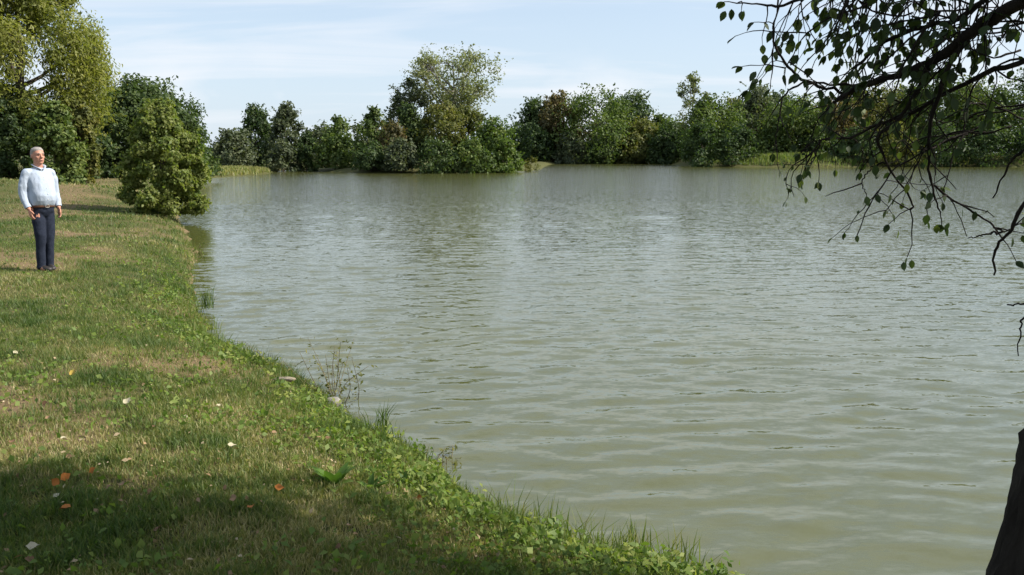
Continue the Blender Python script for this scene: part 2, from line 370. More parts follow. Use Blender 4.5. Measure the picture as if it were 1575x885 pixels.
# ------------------------------------------------------------------ foliage
def unit(v): return v / (np.linalg.norm(v, axis=1)[:, None] + 1e-9)
def leaf_quads(rng, P, Nn, size, aspect=.62, hang=0.0):
    n = len(P); Nn = unit(Nn)
    t = rng.normal(size=(n, 3)); t[:, 2] -= hang
    t = unit(t - Nn * np.sum(t * Nn, 1)[:, None]); b = np.cross(Nn, t)
    s = size[:, None]
    V = np.stack([P - t * s * .5, P + b * s * aspect * .5 + Nn * s * .12 - t * s * .06, P + t * s * .5, P - b * s * aspect * .5 + Nn * s * .12 - t * s * .06], 1).reshape(-1, 3)
    F = np.arange(4 * n).reshape(-1, 4)
    return V, F
ENV = {
    'round': lambda t: np.sqrt(np.clip(1 - (2 * t - 1) ** 2, 0, 1)) * .95 + .05,
    'dome': lambda t: np.sqrt(np.clip(1 - t ** 2, 0, 1)) * (.86 + .14 * t),
    'egg': lambda t: np.clip(np.sin(math.pi * np.clip(t, 0, 1) ** .65), 0, 1) * .95 + .05,
    'cone': lambda t: (1 - t) ** .75 * (1 - np.clip(.22 - t, 0, .22) * 1.6) + .04,
    'bush': lambda t: np.clip(1 - t, 0, 1) ** .44 * (1 - np.clip(.18 - t, 0, .18) * 1.2) + .03,
    'fan': lambda t: np.clip(.35 + .85 * t, 0, 1) * np.sqrt(np.clip(1 - np.clip(t - .62, 0, 1) ** 2 / .145, 0, 1)),
    'column': lambda t: np.sqrt(np.clip(1 - (2 * t - 1) ** 4, 0, 1)) * .9 + .1,
}
def tree(name, label, cat, base, h, r, zb=.12, env='round', mat='green', bark='bark', nb=26, nc=9, nl=42, leaf=.34, seed=1, group=None, hang=0.0, spread=1.0, squash=1.0, twigs=False, dens=1.0, trunk_r=None, lean=(0, 0), light=.5, loose=.2):
    rng = np.random.default_rng(seed)
    root = thing(name, label, cat, base, group)
    z0 = zb * h; H = h - z0
    i = np.arange(nb); t = (i + rng.uniform(.1, .9, nb)) / nb; rng.shuffle(t)
    t = t ** .9
    e = ENV[env](t); ang = i * 2.39996 + rng.normal(0, .4, nb)
    bro = r * .42 * rng.uniform(.7, 1.25, nb) * spread
    rad = np.clip(e * r - bro * .65, 0, None) * rng.uniform(.55, 1.08, nb) ** .6
    rad = rad * (1 + rng.uniform(-loose, loose * .6, nb))
    C = np.stack([rad * np.cos(ang), rad * np.sin(ang) * squash, z0 + t * (H - bro * .7)], 1)
    C[:, 0] += lean[0] * C[:, 2]; C[:, 1] += lean[1] * C[:, 2]
    # clumps
    k = nb * nc; bi = np.repeat(i, nc)
    dirs = unit(rng.normal(size=(k, 3)) + np.stack([np.cos(ang), np.sin(ang), np.full(nb, .35)], 1)[bi] * .55)
    clr = bro[bi] * rng.uniform(.32, .62, k)
    CC = C[bi] + dirs * (bro[bi] * rng.uniform(.4, 1.0, k))[:, None] * np.array([1, 1, .85])
    if hang: CC[:, 2] -= hang * rng.random(k) * bro[bi] * 1.2
    CC[:, 2] = np.maximum(CC[:, 2], .12 * r * rng.random(k) + .05)
    ctint = np.clip(rng.normal(light, .2, k) + rng.normal(0, .1, nb)[bi], 0, 1)
    nn = int(k * nl * dens); ci = rng.integers(0, k, nn)
    off = np.clip(rng.normal(size=(nn, 3)), -1.7, 1.7) * np.array([.52, .52, .42 * (1 + hang * 1.3)])
    P = CC[ci] + off * clr[ci][:, None]
    P[:, 2] = np.maximum(P[:, 2], .03 + .1 * rng.random(nn))
    Nn = unit(off + dirs[ci] * .7) * .8 + rng.normal(size=(nn, 3)) * .55 + np.array([0, 0, .35])
    if not hang:                       # free shoots that break the outline
        ns = nb * 2; sb = rng.integers(0, nb, ns); sdv = unit(rng.normal(size=(ns, 3)) * .6 + np.stack([np.cos(ang), np.sin(ang), np.full(nb, .9)], 1)[sb])
        sl = bro[sb] * rng.uniform(1.0, 1.75, ns); kk = 10; tt_s = np.tile(np.linspace(.35, 1, kk), ns); si = np.repeat(np.arange(ns), kk)
        SPt = C[sb][si] + sdv[si] * (sl[si] * tt_s)[:, None] + rng.normal(size=(ns * kk, 3)) * (bro[sb][si] * .10 * (1.3 - tt_s))[:, None]
        SPt[:, 2] = np.clip(SPt[:, 2], .03, h * 1.02)
        P = np.concatenate([P, SPt]); Nn = np.concatenate([Nn, rng.normal(size=(ns * kk, 3)) + [0, 0, .5]]); ci = np.concatenate([ci, rng.integers(0, k, ns * kk)]); nn = len(P)
    V, F = leaf_quads(rng, P, Nn, leaf * rng.uniform(.6, 1.3, nn), .6 if not hang else .34, hang * 2.5)
    tint = np.clip(ctint[ci] + rng.normal(0, .16, nn), 0, 1)
    me = mesh_np('crown', V, F, {'tint': ('FACE', tint)}, False, [M[mat]])
    link('crown', me, root)
    # trunk and limbs
    mb = MB(); tr = trunk_r or max(.03, h * .02)
    top = np.array([lean[0] * h * .8, lean[1] * h * .8, z0 + H * .78])
    path = spline([(0, 0, -.25), (rng.normal(0, .02) * h, rng.normal(0, .02) * h, z0 * .5 + .25 * h), tuple(top * .6 + rng.normal(0, .015, 3) * h), tuple(top)], 10)
    mb.tube(path, np.linspace(tr, tr * .2, 10) * np.array([1.35] + [1] * 9), 8)
    order = rng.permutation(nb)[:min(nb, 22)]
    for b in order:
        zz = max(z0 * .55 + .1 * h, C[b, 2] - np.hypot(C[b, 0], C[b, 1]) * rng.uniform(.6, 1.1))
        zz = min(zz, path[-1, 2]); s = np.array([np.interp(zz, path[:, 2], path[:, j]) for j in range(3)])
        mid = (s + C[b]) / 2 + np.array([0, 0, -.08 * r]) + rng.normal(0, .04, 3) * r
        mb.tube(spline([s, mid, C[b]], 5), np.linspace(tr * .42, tr * .12, 5), 5)
        if twigs:
            for c in np.where(bi == b)[0]:
                mb.tube(spline([C[b] * .8 + mid * .2, (C[b] + CC[c]) / 2 + rng.normal(0, .03, 3) * r, CC[c]], 4), np.linspace(tr * .16, tr * .05, 4), 4, cap=False)
    link('trunk', mb.mesh('trunk', M[bark]), root)
    return root

def T(name, label, cat, p0, p1, top, Yd, **kw):
    c = (p0 + p1) / 2; b = at(c, 250, Yd); z = hz(b[0], Yd)
    h = at(c, top, Yd)[2] - z; r = (p1 - p0) / 2 / FOC * Yd
    px_m = Yd / FOC
    if Yd > 90: kw['dens'] = .5
    kw['leaf'] = (1.5 if Yd < 90 else 1.95) * kw.get('leaf', max(.055, 2.3 * px_m))
    return tree(name, label, cat, (b[0], Yd, z), h, r * 1.02, **kw)

# --- left bank
T('willow_tree', 'tall yellow-green willow with arching limbs, rising out of the upper left corner', 'tree', -80, 178, -130, 42, zb=.22, env='egg', mat='yellow', nb=95, nc=11, nl=64, leaf=.15, hang=.6, seed=11, spread=.62, light=.62, twigs=True, trunk_r=.3)
T('willow_tree', 'second willow at the left edge, half cut off by the frame behind the first', 'tree', -210, 10, -60, 48, zb=.2, env='egg', mat='olive', nb=34, nc=11, nl=75, leaf=.15, hang=.5, seed=12, spread=.9, twigs=True, trunk_r=.28)
T('shrub', 'dark green shrub at the left edge behind the man', 'shrub', -45, 62, 128, 40, zb=.0, env='dome', mat='dark', nb=24, nc=10, nl=60, leaf=.13, seed=13)
T('shrub', 'mid-green leafy shrub under the willow, right behind the man’s head', 'shrub', 42, 132, 158, 38.5, zb=.0, env='dome', mat='green', nb=24, nc=10, nl=60, leaf=.13, seed=14, light=.6)
T('shrub', 'small olive shrub at the right foot of the willow', 'shrub', 100, 158, 150, 41, zb=.0, env='dome', mat='olive', nb=18, nc=9, nl=50, leaf=.13, seed=15)
T('broad_tree', 'broad dark green round-headed tree behind the bank bush', 'tree', 116, 336, 122, 66, zb=.03, env='dome', mat='dark', nb=60, nc=12, nl=60, leaf=.19, seed=16, light=.6, spread=.75)
T('broad_tree', 'low dark tree in the gap between willow and round-headed tree', 'tree', 118, 178, 190, 60, zb=.02, env='dome', mat='dark', nb=18, nc=9, nl=50, leaf=.17, seed=17, light=.3)
T('bank_bush', 'light green cone-shaped bush overhanging the water on the grassy bank', 'bush', 182, 318, 156, 27, zb=.0, env='bush', mat='bush', nb=130, nc=8, nl=40, leaf=.078, seed=18, spread=.5, loose=.45, light=.85, twigs=True, trunk_r=.05)
# --- far left headland
T('round_bush', 'smooth grey-green rounded bush behind the grassy spit', 'bush', 324, 396, 199, 112, zb=.0, env='dome', mat='grey', nb=28, nc=9, nl=50, seed=21, leaf=.2)
T('dark_tree', 'dark upright tree left of the headland, with a lumpy top', 'tree', 364, 428, 161, 120, zb=.02, env='egg', mat='dark', nb=36, nc=8, nl=44, seed=22)
T('pointed_tree', 'grey-green pointed tree right beside the dark lumpy one', 'tree', 406, 478, 158, 116, zb=.0, env='bush', mat='grey', nb=44, spread=.75, nc=8, nl=42, seed=23)
T('shrub', 'grey-green low shrub at the waterline below the pointed tree', 'shrub', 408, 462, 216, 112, zb=0, env='dome', mat='grey', nb=14, nc=8, nl=40, seed=24)
T('shrub', 'small dark shrub at the waterline right of the pointed tree', 'shrub', 450, 494, 204, 114.5, zb=0, env='dome', mat='dark', nb=14, nc=8, nl=40, seed=25)
T('far_tree', 'hazy green far tree behind the headland, left of three', 'tree', 462, 522, 190, 150, zb=.02, env='round', mat='grey', nb=16, nc=8, nl=36, seed=26)
T('far_tree', 'hazy green far tree behind the headland, middle of three', 'tree', 492, 556, 178, 146, zb=.02, env='egg', mat='green', nb=18, nc=8, nl=36, seed=27)
T('far_tree', 'hazy green far tree behind the headland, right of three', 'tree', 535, 600, 183, 142, zb=.02, env='round', mat='grey', nb=18, nc=8, nl=36, seed=28)
T('shrub', 'mid-green shrub on the left end of the headland', 'shrub', 482, 548, 208, 114, zb=0, env='dome', mat='green', nb=18, nc=8, nl=44, seed=29)
# --- headland clump
T('tall_sparse_tree', 'tallest tree, pale and see-through, fanning out above the headland', 'tree', 622, 774, 72, 118, zb=.36, env='fan', mat='pale', bark='bark_pale', nb=52, nc=9, nl=46, leaf=.17, seed=31, light=.7, twigs=True, spread=.72, trunk_r=.34)
T('grey_tree', 'grey-green tree leaning against the left of the tallest tree', 'tree', 592, 672, 122, 116, zb=.2, env='round', mat='grey', nb=26, nc=9, nl=40, seed=32, twigs=True)
T('headland_tree', 'fresh green upright tree at the left of the headland clump', 'tree', 548, 606, 163, 111, zb=.05, env='egg', mat='green', nb=22, nc=8, nl=44, seed=33)
T('headland_tree', 'dark green tree in the middle of the headland clump', 'tree', 594, 668, 160, 112, zb=.05, env='egg', mat='dark', nb=24, nc=9, nl=46, seed=34, light=.7)
T('headland_tree', 'yellow-green tree below the tallest tree on the headland', 'tree', 646, 724, 157, 110, zb=.05, env='round', mat='olive', nb=26, nc=9, nl=46, seed=35)
T('headland_tree', 'olive tree below the right branches of the tallest tree', 'tree', 690, 752, 162, 113, zb=.05, env='round', mat='olive', nb=22, nc=9, nl=46, seed=36, light=.35)
T('headland_tree', 'green spreading tree at the right end of the headland clump', 'tree', 716, 800, 180, 109, zb=.0, env='dome', mat='bright', nb=30, nc=9, nl=46, seed=37, light=.35)
T('shrub', 'russet-tinged shrub half hidden in the headland clump', 'shrub', 572, 640, 186, 108, zb=0, env='dome', mat='brown', nb=16, nc=8, nl=36, seed=38, light=.3)
T('shrub', 'dark shrub hanging over the water at the left of the headland', 'shrub', 536, 606, 222, 103.5, zb=0, env='dome', mat='dark', nb=20, nc=8, nl=44, seed=39)
T('shrub', 'grey-green shrub at the water’s edge in the middle of the headland', 'shrub', 586, 648, 214, 102.5, zb=0, env='dome', mat='grey', nb=18, nc=8, nl=44, seed=40)
T('shrub', 'dark shrub at the water’s edge below the yellow-green tree', 'shrub', 634, 712, 212, 102.5, zb=0, env='dome', mat='dark', nb=22, nc=8, nl=44, seed=41, light=.65)
T('shrub', 'olive shrub at the water’s edge right of the headland’s middle', 'shrub', 690, 764, 212, 103.5, zb=0, env='dome', mat='green', nb=22, nc=8, nl=44, seed=42)
T('shrub', 'bright shrub at the right tip of the headland', 'shrub', 752, 804, 212, 105.5, zb=0, env='dome', mat='bright', nb=16, nc=8, nl=40, seed=43, light=.4)
T('waterside_tuft', 'small yellowish waterside tuft just right of the headland', 'plant', 803, 831, 238, 112, zb=0, env='dome', mat='olive', nb=9, nc=7, nl=36, leaf=.14, hang=.4, seed=44)
# --- far right shore
far_list = [
 (790, 856, 152, 214, 'egg', 'dark', 'far_shore_tree', 'dark tree at the left end of the far right shore'),
 (836, 886, 140, 212, 'round', 'brown', 'far_shore_tree', 'grey-brown round tree beside the big sunlit one on the far shore'),
 (868, 966, 134, 206, 'round', 'green', 'far_shore_tree', 'big rounded sunlit green tree on the far shore'),
 (938, 1002, 138, 222, 'fan', 'dark', 'far_shore_tree', 'dark flat-topped tree behind the big sunlit one'),
 (958, 1018, 180, 208, 'dome', 'olive', 'far_shore_tree', 'olive tree right of the big sunlit one on the far shore'),
 (1002, 1056, 188, 203, 'dome', 'dark', 'far_shore_tree', 'low dark tree in the dip of the far treeline'),
 (1052, 1136, 146, 172, 'round', 'green', 'far_shore_tree', 'green tree just right of the thin poplar'),
 (1126, 1196, 128, 178, 'egg', 'grey', 'far_shore_tree', 'grey-green tree rising left of the overhanging branches'),
 (1176, 1262, 148, 170, 'round', 'green', 'far_shore_tree', 'green tree behind the left end of the overhanging twigs'),
 (1240, 1320, 152, 172, 'round', 'brown', 'far_shore_tree', 'russet tree seen through the overhanging twigs'),
 (1292, 1400, 128, 176, 'egg', 'olive', 'far_shore_tree', 'olive tree behind the tip of the thick overhanging limb'),
 (1376, 1476, 118, 172, 'round', 'dark', 'far_shore_tree', 'dark tree behind the middle of the overhanging branches'),
 (1450, 1560, 122, 170, 'round', 'green', 'far_shore_tree', 'green tree behind the right of the overhanging branches'),
 (1530, 1650, 100, 168, 'round', 'dark', 'far_shore_tree', 'tall dark tree at the right edge of the far shore'),
 (1630, 1760, 110, 166, 'round', 'green', 'far_shore_tree', 'green tree past the right edge of the far shore'),
]
for q, (p0, p1, top, Yd, env, mat, nm, lab) in enumerate(far_list):
    T(nm, lab, 'tree', p0 - 9, p1 + 9, top, Yd, zb=.03, env=env, mat=mat, nb=36, nc=9, nl=42, spread=1.12, seed=60 + q, group='trees on the far right shore', light=.5)
for q, (p0, p1, top, Yd, mat, lab) in enumerate([
 (806, 880, 172, 224, 'green', 'mid-height green tree filling in behind the far shore’s left end'), (900, 990, 160, 226, 'olive', 'olive tree behind the big sunlit one, mostly hidden'),
 (984, 1050, 176, 222, 'green', 'green tree behind the dip in the far treeline'), (1088, 1170, 150, 186, 'olive', 'olive tree filling in between green tree and grey-green tree'),
 (1150, 1240, 142, 188, 'dark', 'dark tree behind the grey-green one near the twigs'), (1262, 1350, 136, 190, 'green', 'green tree behind the russet one, through the twigs'),
 (1350, 1430, 126, 190, 'grey', 'grey-green tree far behind the overhanging limb'), (1430, 1530, 118, 190, 'olive', 'olive tree far behind the overhanging branches at the right')]):
    T('far_shore_tree', lab, 'tree', p0, p1, top, Yd, zb=.02, env='egg' if q % 2 else 'round', mat=mat, nb=28, nc=9, nl=38, seed=140 + q, group='trees on the far right shore')
T('poplar', 'thin see-through poplar standing above the far treeline', 'tree', 1036, 1092, 112, 176, zb=.3, env='column', mat='pale', bark='bark_pale', nb=20, nc=8, nl=26, leaf=.26, seed=80, twigs=True, spread=.8)
shr = [
 (796, 856, 196, 206, 'dark', 'dark shrub at the water in the shaded bay right of the headland'),
 (846, 906, 206, 204, 'grey', 'grey-green shrub at the water below the big sunlit tree'),
 (896, 960, 202, 204, 'dark', 'dark shrub at the water below the right of the big sunlit tree'),
 (946, 1004, 204, 203, 'olive', 'olive shrub at the water left of the treeline dip'),
 (992, 1056, 200, 200, 'dark', 'dark shrub at the water below the treeline dip'),
 (1044, 1112, 186, 157, 'dark', 'dark shrub at the foot of the thin poplar'),
 (1096, 1168, 192, 157, 'dark', 'dark shrub on the bank left of the sunlit reeds'),
 (1156, 1230, 196, 168, 'green', 'green shrub behind the left half of the sunlit reeds'),
 (1216, 1290, 196, 168, 'dark', 'dark shrub behind the right half of the sunlit reeds'),
 (1276, 1350, 198, 155.5, 'dark', 'dark shrub at the water right of the sunlit reeds'),
 (1336, 1420, 190, 155.5, 'olive', 'olive shrub below the overhanging twigs on the far shore'),
 (1400, 1486, 186, 155.5, 'dark', 'dark shrub on the far shore below the middle branches'),
 (1470, 1560, 184, 155.5, 'dark', 'dark shrub on the far shore near the right edge'),
 (1546, 1640, 180, 155.5, 'dark', 'dark shrub cut by the right edge of the far shore'),
]
for q, (p0, p1, top, Yd, mat, lab) in enumerate(shr):
    T('shore_shrub', lab, 'shrub', p0, p1, top, Yd, zb=0, env='dome', mat=mat, nb=20, nc=8, nl=40, seed=100 + q, group='shrubs along the far right shore', light=.45)
# woodland mass closing the view behind the far right shore and the headland
rng = np.random.default_rng(77)
P = []
for (p0, p1, top, Yd, nn) in [(470, 620, 205, 165, 3500), (600, 850, 214, 230, 5000), (785, 1060, 176, 232, 9000), (1040, 1330, 156, 190, 12000), (1300, 1800, 136, 192, 13000), (100, 430, 222, 170, 6000), (-260, 130, 200, 95, 6000)]:
    px = rng.uniform(p0, p1, nn); yy = Yd + rng.uniform(0, 9, nn)
    topz = (238 - top) / FOC * Yd + 1.67; prof = topz * (.8 + .42 * (fbm(px / 26, px * 0, 5, 3) - .5) * 2)
    P.append(np.stack([(px - CX) / FOC * yy * 1.012, yy, prof * rng.random(nn) ** .7 + .2], 1))
P = np.concatenate(P); nn = len(P)
V, F = leaf_quads(rng, P, rng.normal(size=(nn, 3)) + np.array([.2, -.5, .5]), P[:, 1] / FOC * 4.4 * rng.uniform(.6, 1.3, nn))
tint = np.clip(fbm(P[:, 0] * .25, P[:, 2] * .4, 8) + rng.normal(0, .15, nn), 0, 1)
tag(link('far_woodland', mesh_np('far_woodland', V, F, {'tint': ('FACE', tint)}, False, [M['dark']])), 'dense dark woodland closing the view behind the far shore trees', 'woodland', kind='stuff')

# sunlit reeds on the far right bank
def blades(rng, x, y, z, length, width, lean, tint, kind=2, name='grass'):
    n = len(x); a = rng.uniform(0, 6.283, n); la = rng.uniform(0, 6.283, n)
    dx, dy = np.cos(a) * width / 2, np.sin(a) * width / 2
    lx, ly = np.cos(la) * lean * length, np.sin(la) * lean * length
    hgt = length * np.sqrt(np.clip(1 - (lean * .85) ** 2, .08, 1))
    b0 = np.stack([x - dx, y - dy, z - .01], 1); b1 = np.stack([x + dx, y + dy, z - .01], 1)
    tip = np.stack([x + lx, y + ly, z + hgt], 1)
    if kind == 1:
        V = np.stack([b0, b1, tip], 1).reshape(-1, 3); Fs = [np.arange(3 * n).reshape(-1, 3)]; T_ = tint
    else:
        m0 = np.stack([x - dx * .8 + lx * .38, y - dy * .8 + ly * .38, z + hgt * .62], 1); m1 = np.stack([x + dx * .8 + lx * .38, y + dy * .8 + ly * .38, z + hgt * .62], 1)
        V = np.stack([b0, b1, m1, m0, tip], 1).reshape(-1, 3); i = np.arange(n) * 5
        Fs = [np.stack([i, i + 1, i + 2, i + 3], 1), np.stack([i + 3, i + 2, i + 4], 1)]; T_ = np.concatenate([tint, tint])
    return V, Fs, T_
M['grass'] = leaf_mat('grass_blade', [(0, (.045, .085, .013)), (.35, (.10, .145, .028)), (.6, (.17, .18, .05)), (.8, (.27, .235, .10)), (1, (.42, .35, .19))], trans=.4, gloss=.03)
rng = np.random.default_rng(5)
def reeds(label, p0, p1, Y0, Y1, nn, hgt, tm):
    px = rng.uniform(p0, p1, nn); y = rng.uniform(Y0, Y1, nn); x = (px - CX) / FOC * y * 1.012
    d = sdist(x, y); k = d > .1; x, y = x[k], y[k]; z = height(x, y, d[k])
    V, Fs, t = blades(rng, x, y, z, hgt * rng.uniform(.6, 1.2, len(x)), .22, .3, np.clip(rng.normal(tm, .14, len(x)), 0, 1), 1)
    tag(link('reeds', mesh_np('reeds', V, Fs, {'tint': ('FACE', t)}, False, [M['grass']])), label, 'reeds', kind='stuff')
reeds('sunlit yellow reeds and tall grass on the far right bank', 1130, 1300, 153, 160, 1800, .7, .4)
reeds('rough grass fringing the shaded far right bank', 1030, 1600, 150, 164, 5000, .6, .42)
reeds('tall dry grass on the spit below the rounded bush', 318, 424, 84, 108, 5000, .35, .62)

# ------------------------------------------------------------------ meadow grass
def zone(n, y0, y1, xl, margin):
    y = y0 * (y1 / y0) ** rng.random(n) if y1 / y0 > 2 else rng.uniform(y0, y1, n)
    x = rng.uniform(-.68, .45, n) * y - rng.uniform(0, xl, n)
    d = sdist(x, y); k = (d > .02) & (d < margin); return x[k], y[k], d[k]
SP = []; VV = []; FF = [[], []]; TT = [[], []]; base = 0
parts = []
for (n0, y0, y1, kind, wd, ln) in [(250000, 2.4, 5.2, 2, .0048, .050), (195000, 5.2, 9, 1, .008, .052), (180000, 9, 17, 1, .012, .056), (100000, 17, 34, 1, .024, .075), (45000, 34, 75, 1, .06, .12)]:
    x, y, d = zone(n0, y0, y1, 1.0, 60)
    soil = soilf(x, y, d)
    keep = rng.random(len(x)) > soil * .72
    x, y, d, soil = x[keep], y[keep], d[keep], soil[keep]
    z = height(x, y, d)
    edge = np.clip(1.25 - d, 0, 1.25) / 1.25
    clump = fbm(x * 2.2, y * 2.2, 17); patch = fbm(x * .55, y * .55, 23); fine = fbm(x * 7, y * 7, 29, 3); weed = np.clip((fbm(x * 1.3 + 9, y * 1.3, 61) - .53) * 7, 0, 1)
    thin = rng.random(len(x)) < .30 + 1.1 * np.clip(fine + .35 * clump - .15, 0, 1)
    x, y, z, d, edge, clump, patch, fine, weed, soil = (q_[thin] for q_ in (x, y, z, d, edge, clump, patch, fine, weed, soil))
    rag = fbm(x * 3, y * 3, 41)
    length = ln * (.22 + .62 * clump + .75 * fine ** 2) * rng.uniform(.5, 1.5, len(x)) * (1 + 1.5 * edge ** 2 * np.clip(rag - .3, 0, 1) * 2.2) * (1 + .5 * weed)
    tint = .45 + (patch - .5) * 1.2 - .10 * edge + soil * .28 - (clump - .5) * .45 - (fine - .5) * .75 - .22 * weed + rng.normal(0, .20, len(x))
    lean = np.clip(rng.uniform(.25, 1.0, len(x)) - .2 * edge, .1, .98)
    parts.append(blades(rng, x, y, z, length, wd * rng.uniform(.6, 1.3, len(x)), lean, np.clip(tint, 0, 1), kind))
def join(parts):
    off = 0; VV = []; Q = []; Tr = []; tq = []; tt = []
    for V, Fs, t in parts:
        VV.append(V); p = 0
        for f in Fs:
            if f.shape[1] == 4: Q.append(f + off); tq.append(t[p:p + len(f)])
            else: Tr.append(f + off); tt.append(t[p:p + len(f)])
            p += len(f)
        off += len(V)
    fs = []; ts = []
    if Q: fs.append(np.concatenate(Q)); ts += tq
    if Tr: fs.append(np.concatenate(Tr)); ts += tt
    return np.concatenate(VV), fs, np.concatenate(ts)
V, Fs, t = join(parts)
tag(link('meadow_grass', mesh_np('meadow_grass', V, Fs, {'tint': ('FACE', t)}, False, [M['grass']])), 'short mown grass with straw patches covering the left bank', 'grass', kind='stuff')

# tufts and taller weeds standing out of the turf
x, y, d = zone(5200, 2.5, 14, .5, 7); k = rng.random(len(x)) < .25 + .75 * np.clip(1.4 - d, 0, 1); x, y, d = x[k], y[k], d[k]
nb_ = 16; hh = np.repeat(rng.uniform(.035, .085, len(x)) * (1 + .9 * np.clip(.9 - d, 0, 1)), nb_); tb = np.repeat(rng.normal(.34, .17, len(x)), nb_)
xs = np.repeat(x, nb_) + rng.normal(0, .028, len(hh)); ys = np.repeat(y, nb_) + rng.normal(0, .028, len(hh))
V, Fs, t = blades(rng, xs, ys, height(xs, ys), hh * rng.uniform(.5, 1.5, len(hh)), .0065, rng.uniform(.2, .95, len(hh)), np.clip(tb + rng.normal(0, .1, len(hh)), 0, 1), 1)
tag(link('turf_tufts', mesh_np('turf_tufts', V, Fs, {'tint': ('FACE', t)}, False, [M['grass']])), 'uneven tufts of coarser grass standing out of the near turf', 'grass', kind='stuff')

# taller fringe along the water's edge
x = []; y = []
A = LAKE; sel = (A[:, 1] < 40) & (A[:, 0] < 3.2); sel &= (A[:, 0] < 2.6)
pts = A[sel]
ln_, wd_, xs, ys = [], [], [], []
for p in pts:
    k = int(70 / max(1, p[1] / 9))
    c = p + rng.normal(0, .10 + .012 * p[1], (k, 2)); xs.append(c[:, 0]); ys.append(c[:, 1])
xs = np.concatenate(xs); ys = np.concatenate(ys); d = sdist(xs, ys); k = (d > -.05) & (d < .5) & (np.hypot(xs - SCAR[0] - .1, ys - SCAR[1] + .05) > .42); xs, ys, d = xs[k], ys[k], d[k]
tall = np.clip(fbm(xs * 1.7, ys * 1.7, 71) - .42, 0, 1) * 2.6
V, Fs, t = blades(rng, xs, ys, height(xs, ys, d), (.07 + .22 * tall) * rng.uniform(.5, 1.4, len(xs)), .007, rng.uniform(.1, .7, len(xs)), np.clip(rng.normal(.36, .16, len(xs)), 0, 1), 2)
tag(link('bank_grass', mesh_np('bank_grass', V, Fs, {'tint': ('FACE', t)}, False, [M['grass']])), 'longer bright grass fringing the water along the near bank', 'grass', kind='stuff')

# low broad-leaved herbs (clover, plantain) thick along the bank edge
M['herb'] = leaf_mat('herb_leaf', [(0, (.06, .115, .018)), (.5, (.12, .18, .03)), (1, (.22, .245, .055))], trans=.4, gloss=.02)
x, y, d = zone(150000, 2.4, 18, .5, 4)
pr_ = np.exp(-d / .8) * np.clip((fbm(x * 1.5, y * 1.5, 91) - .36) * 4, 0, 1) + .10 * (fbm(x * 1.1, y * 1.1, 92) > .6)
k = rng.random(len(x)) < pr_ * 1.0; x, y, d = x[k], y[k], d[k]; nn = len(x)
P = np.stack([x, y, height(x, y, d) + .02 + .05 * rng.random(nn)], 1)
V, F = leaf_quads(rng, P, rng.normal(size=(nn, 3)) * .8 + np.array([.1, -.1, 1]), (.012 + .034 * rng.random(nn) ** 2) * (1 + .04 * y), .7)
tag(link('bank_herbs', mesh_np('bank_herbs', V, F, {'tint': ('FACE', np.clip(rng.normal(.5, .2, nn), 0, 1))}, False, [M['herb']])), 'low leafy herbs growing thickly along the bank edge', 'herbs', kind='stuff')

# ------------------------------------------------------------------ the overhanging tree at the right
rng = np.random.default_rng(202)
TB = np.array([2.02, 3.0, 0.0]); TB[2] = hz(TB[0], TB[1])
old = thing('leaning_tree', 'dark leaning tree at the right edge whose leafy branches hang into the picture', 'tree', tuple(TB))
def prt(name, me, kind=None):
    o = link(name, me, old); o.location = (0, 0, 0)
    if kind: o['kind'] = kind
    return o
mb = MB()
tp = spline([(1.93, 2.98, TB[2] - .35), (1.99, 3.0, TB[2] + .05), (2.10, 3.02, .45), (2.27, 3.05, .95), (2.55, 3.05, 1.6), (2.85, 3.0, 2.4), (3.1, 2.9, 3.3), (3.2, 2.7, 4.4), (3.25, 2.6, 5.6)], 110) - TB
trr = np.interp(np.linspace(0, 1, 110), [0, .08, .2, .4, .65, 1], [.36, .25, .19, .165, .12, .04])
trr = trr * (1 + .06 * np.sin(np.arange(110) * .47) + rng.normal(0, .006, 110))
mb.tube(tp, trr, 48)
V = np.concatenate(mb.v); c = tp[np.argmin(((V[:, None, :] - tp[None, ::2]) ** 2).sum(-1), 1) * 2]
an_ = np.arctan2(V[:, 1] - c[:, 1], V[:, 0] - c[:, 0]); rid = np.abs(fbm(np.cos(an_) * 7 + 20, np.sin(an_) * 7 + V[:, 2] * 2.2, 3, 3) - .5) * 2
V = c + (V - c) * (.94 + .24 * rid + .10 * (fbm(V[:, 0] * 40, V[:, 1] * 40 + V[:, 2] * 25, 4) - .5) + .14 * (fbm(V[:, 2] * 4, an_ * 1.2, 8) - .5))[:, None]; mb.v = [V]
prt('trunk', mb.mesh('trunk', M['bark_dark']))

twig_mb = MB(); leaf_sites = []      # (position, direction, size, tint)
def grow(start, dirn, length, rad, droop, lvl, bare=.15):
    k = max(4, int(length / .035)); p = np.array(start, float); d = np.array(dirn, float); d /= np.linalg.norm(d)
    pts = [p.copy()]
    for i in range(k):
        d = d + rng.normal(0, .17, 3) + np.array([0, 0, -droop * .10]); d /= np.linalg.norm(d)
        p = p + d * length / k; pts.append(p.copy())
        if lvl > 0 and i > 1 and rng.random() < .20:
            sd_ = d + rng.normal(0, .75, 3); grow(p, sd_, length * rng.uniform(.25, .55), rad * .6, droop, lvl - 1, bare)
        if i / k > bare and rng.random() < .21:
            leaf_sites.append((p.copy(), d + rng.normal(0, .8, 3), rng.uniform(.024, .050)))
    twig_mb.tube(np.array(pts), np.linspace(rad, rad * .45, len(pts)) * rng.uniform(.8, 1.3, len(pts)), 5)
    for _ in range(rng.integers(1, 3)): leaf_sites.append((p.copy(), d + rng.normal(0, .5, 3), rng.uniform(.04, .065)))
    return pts
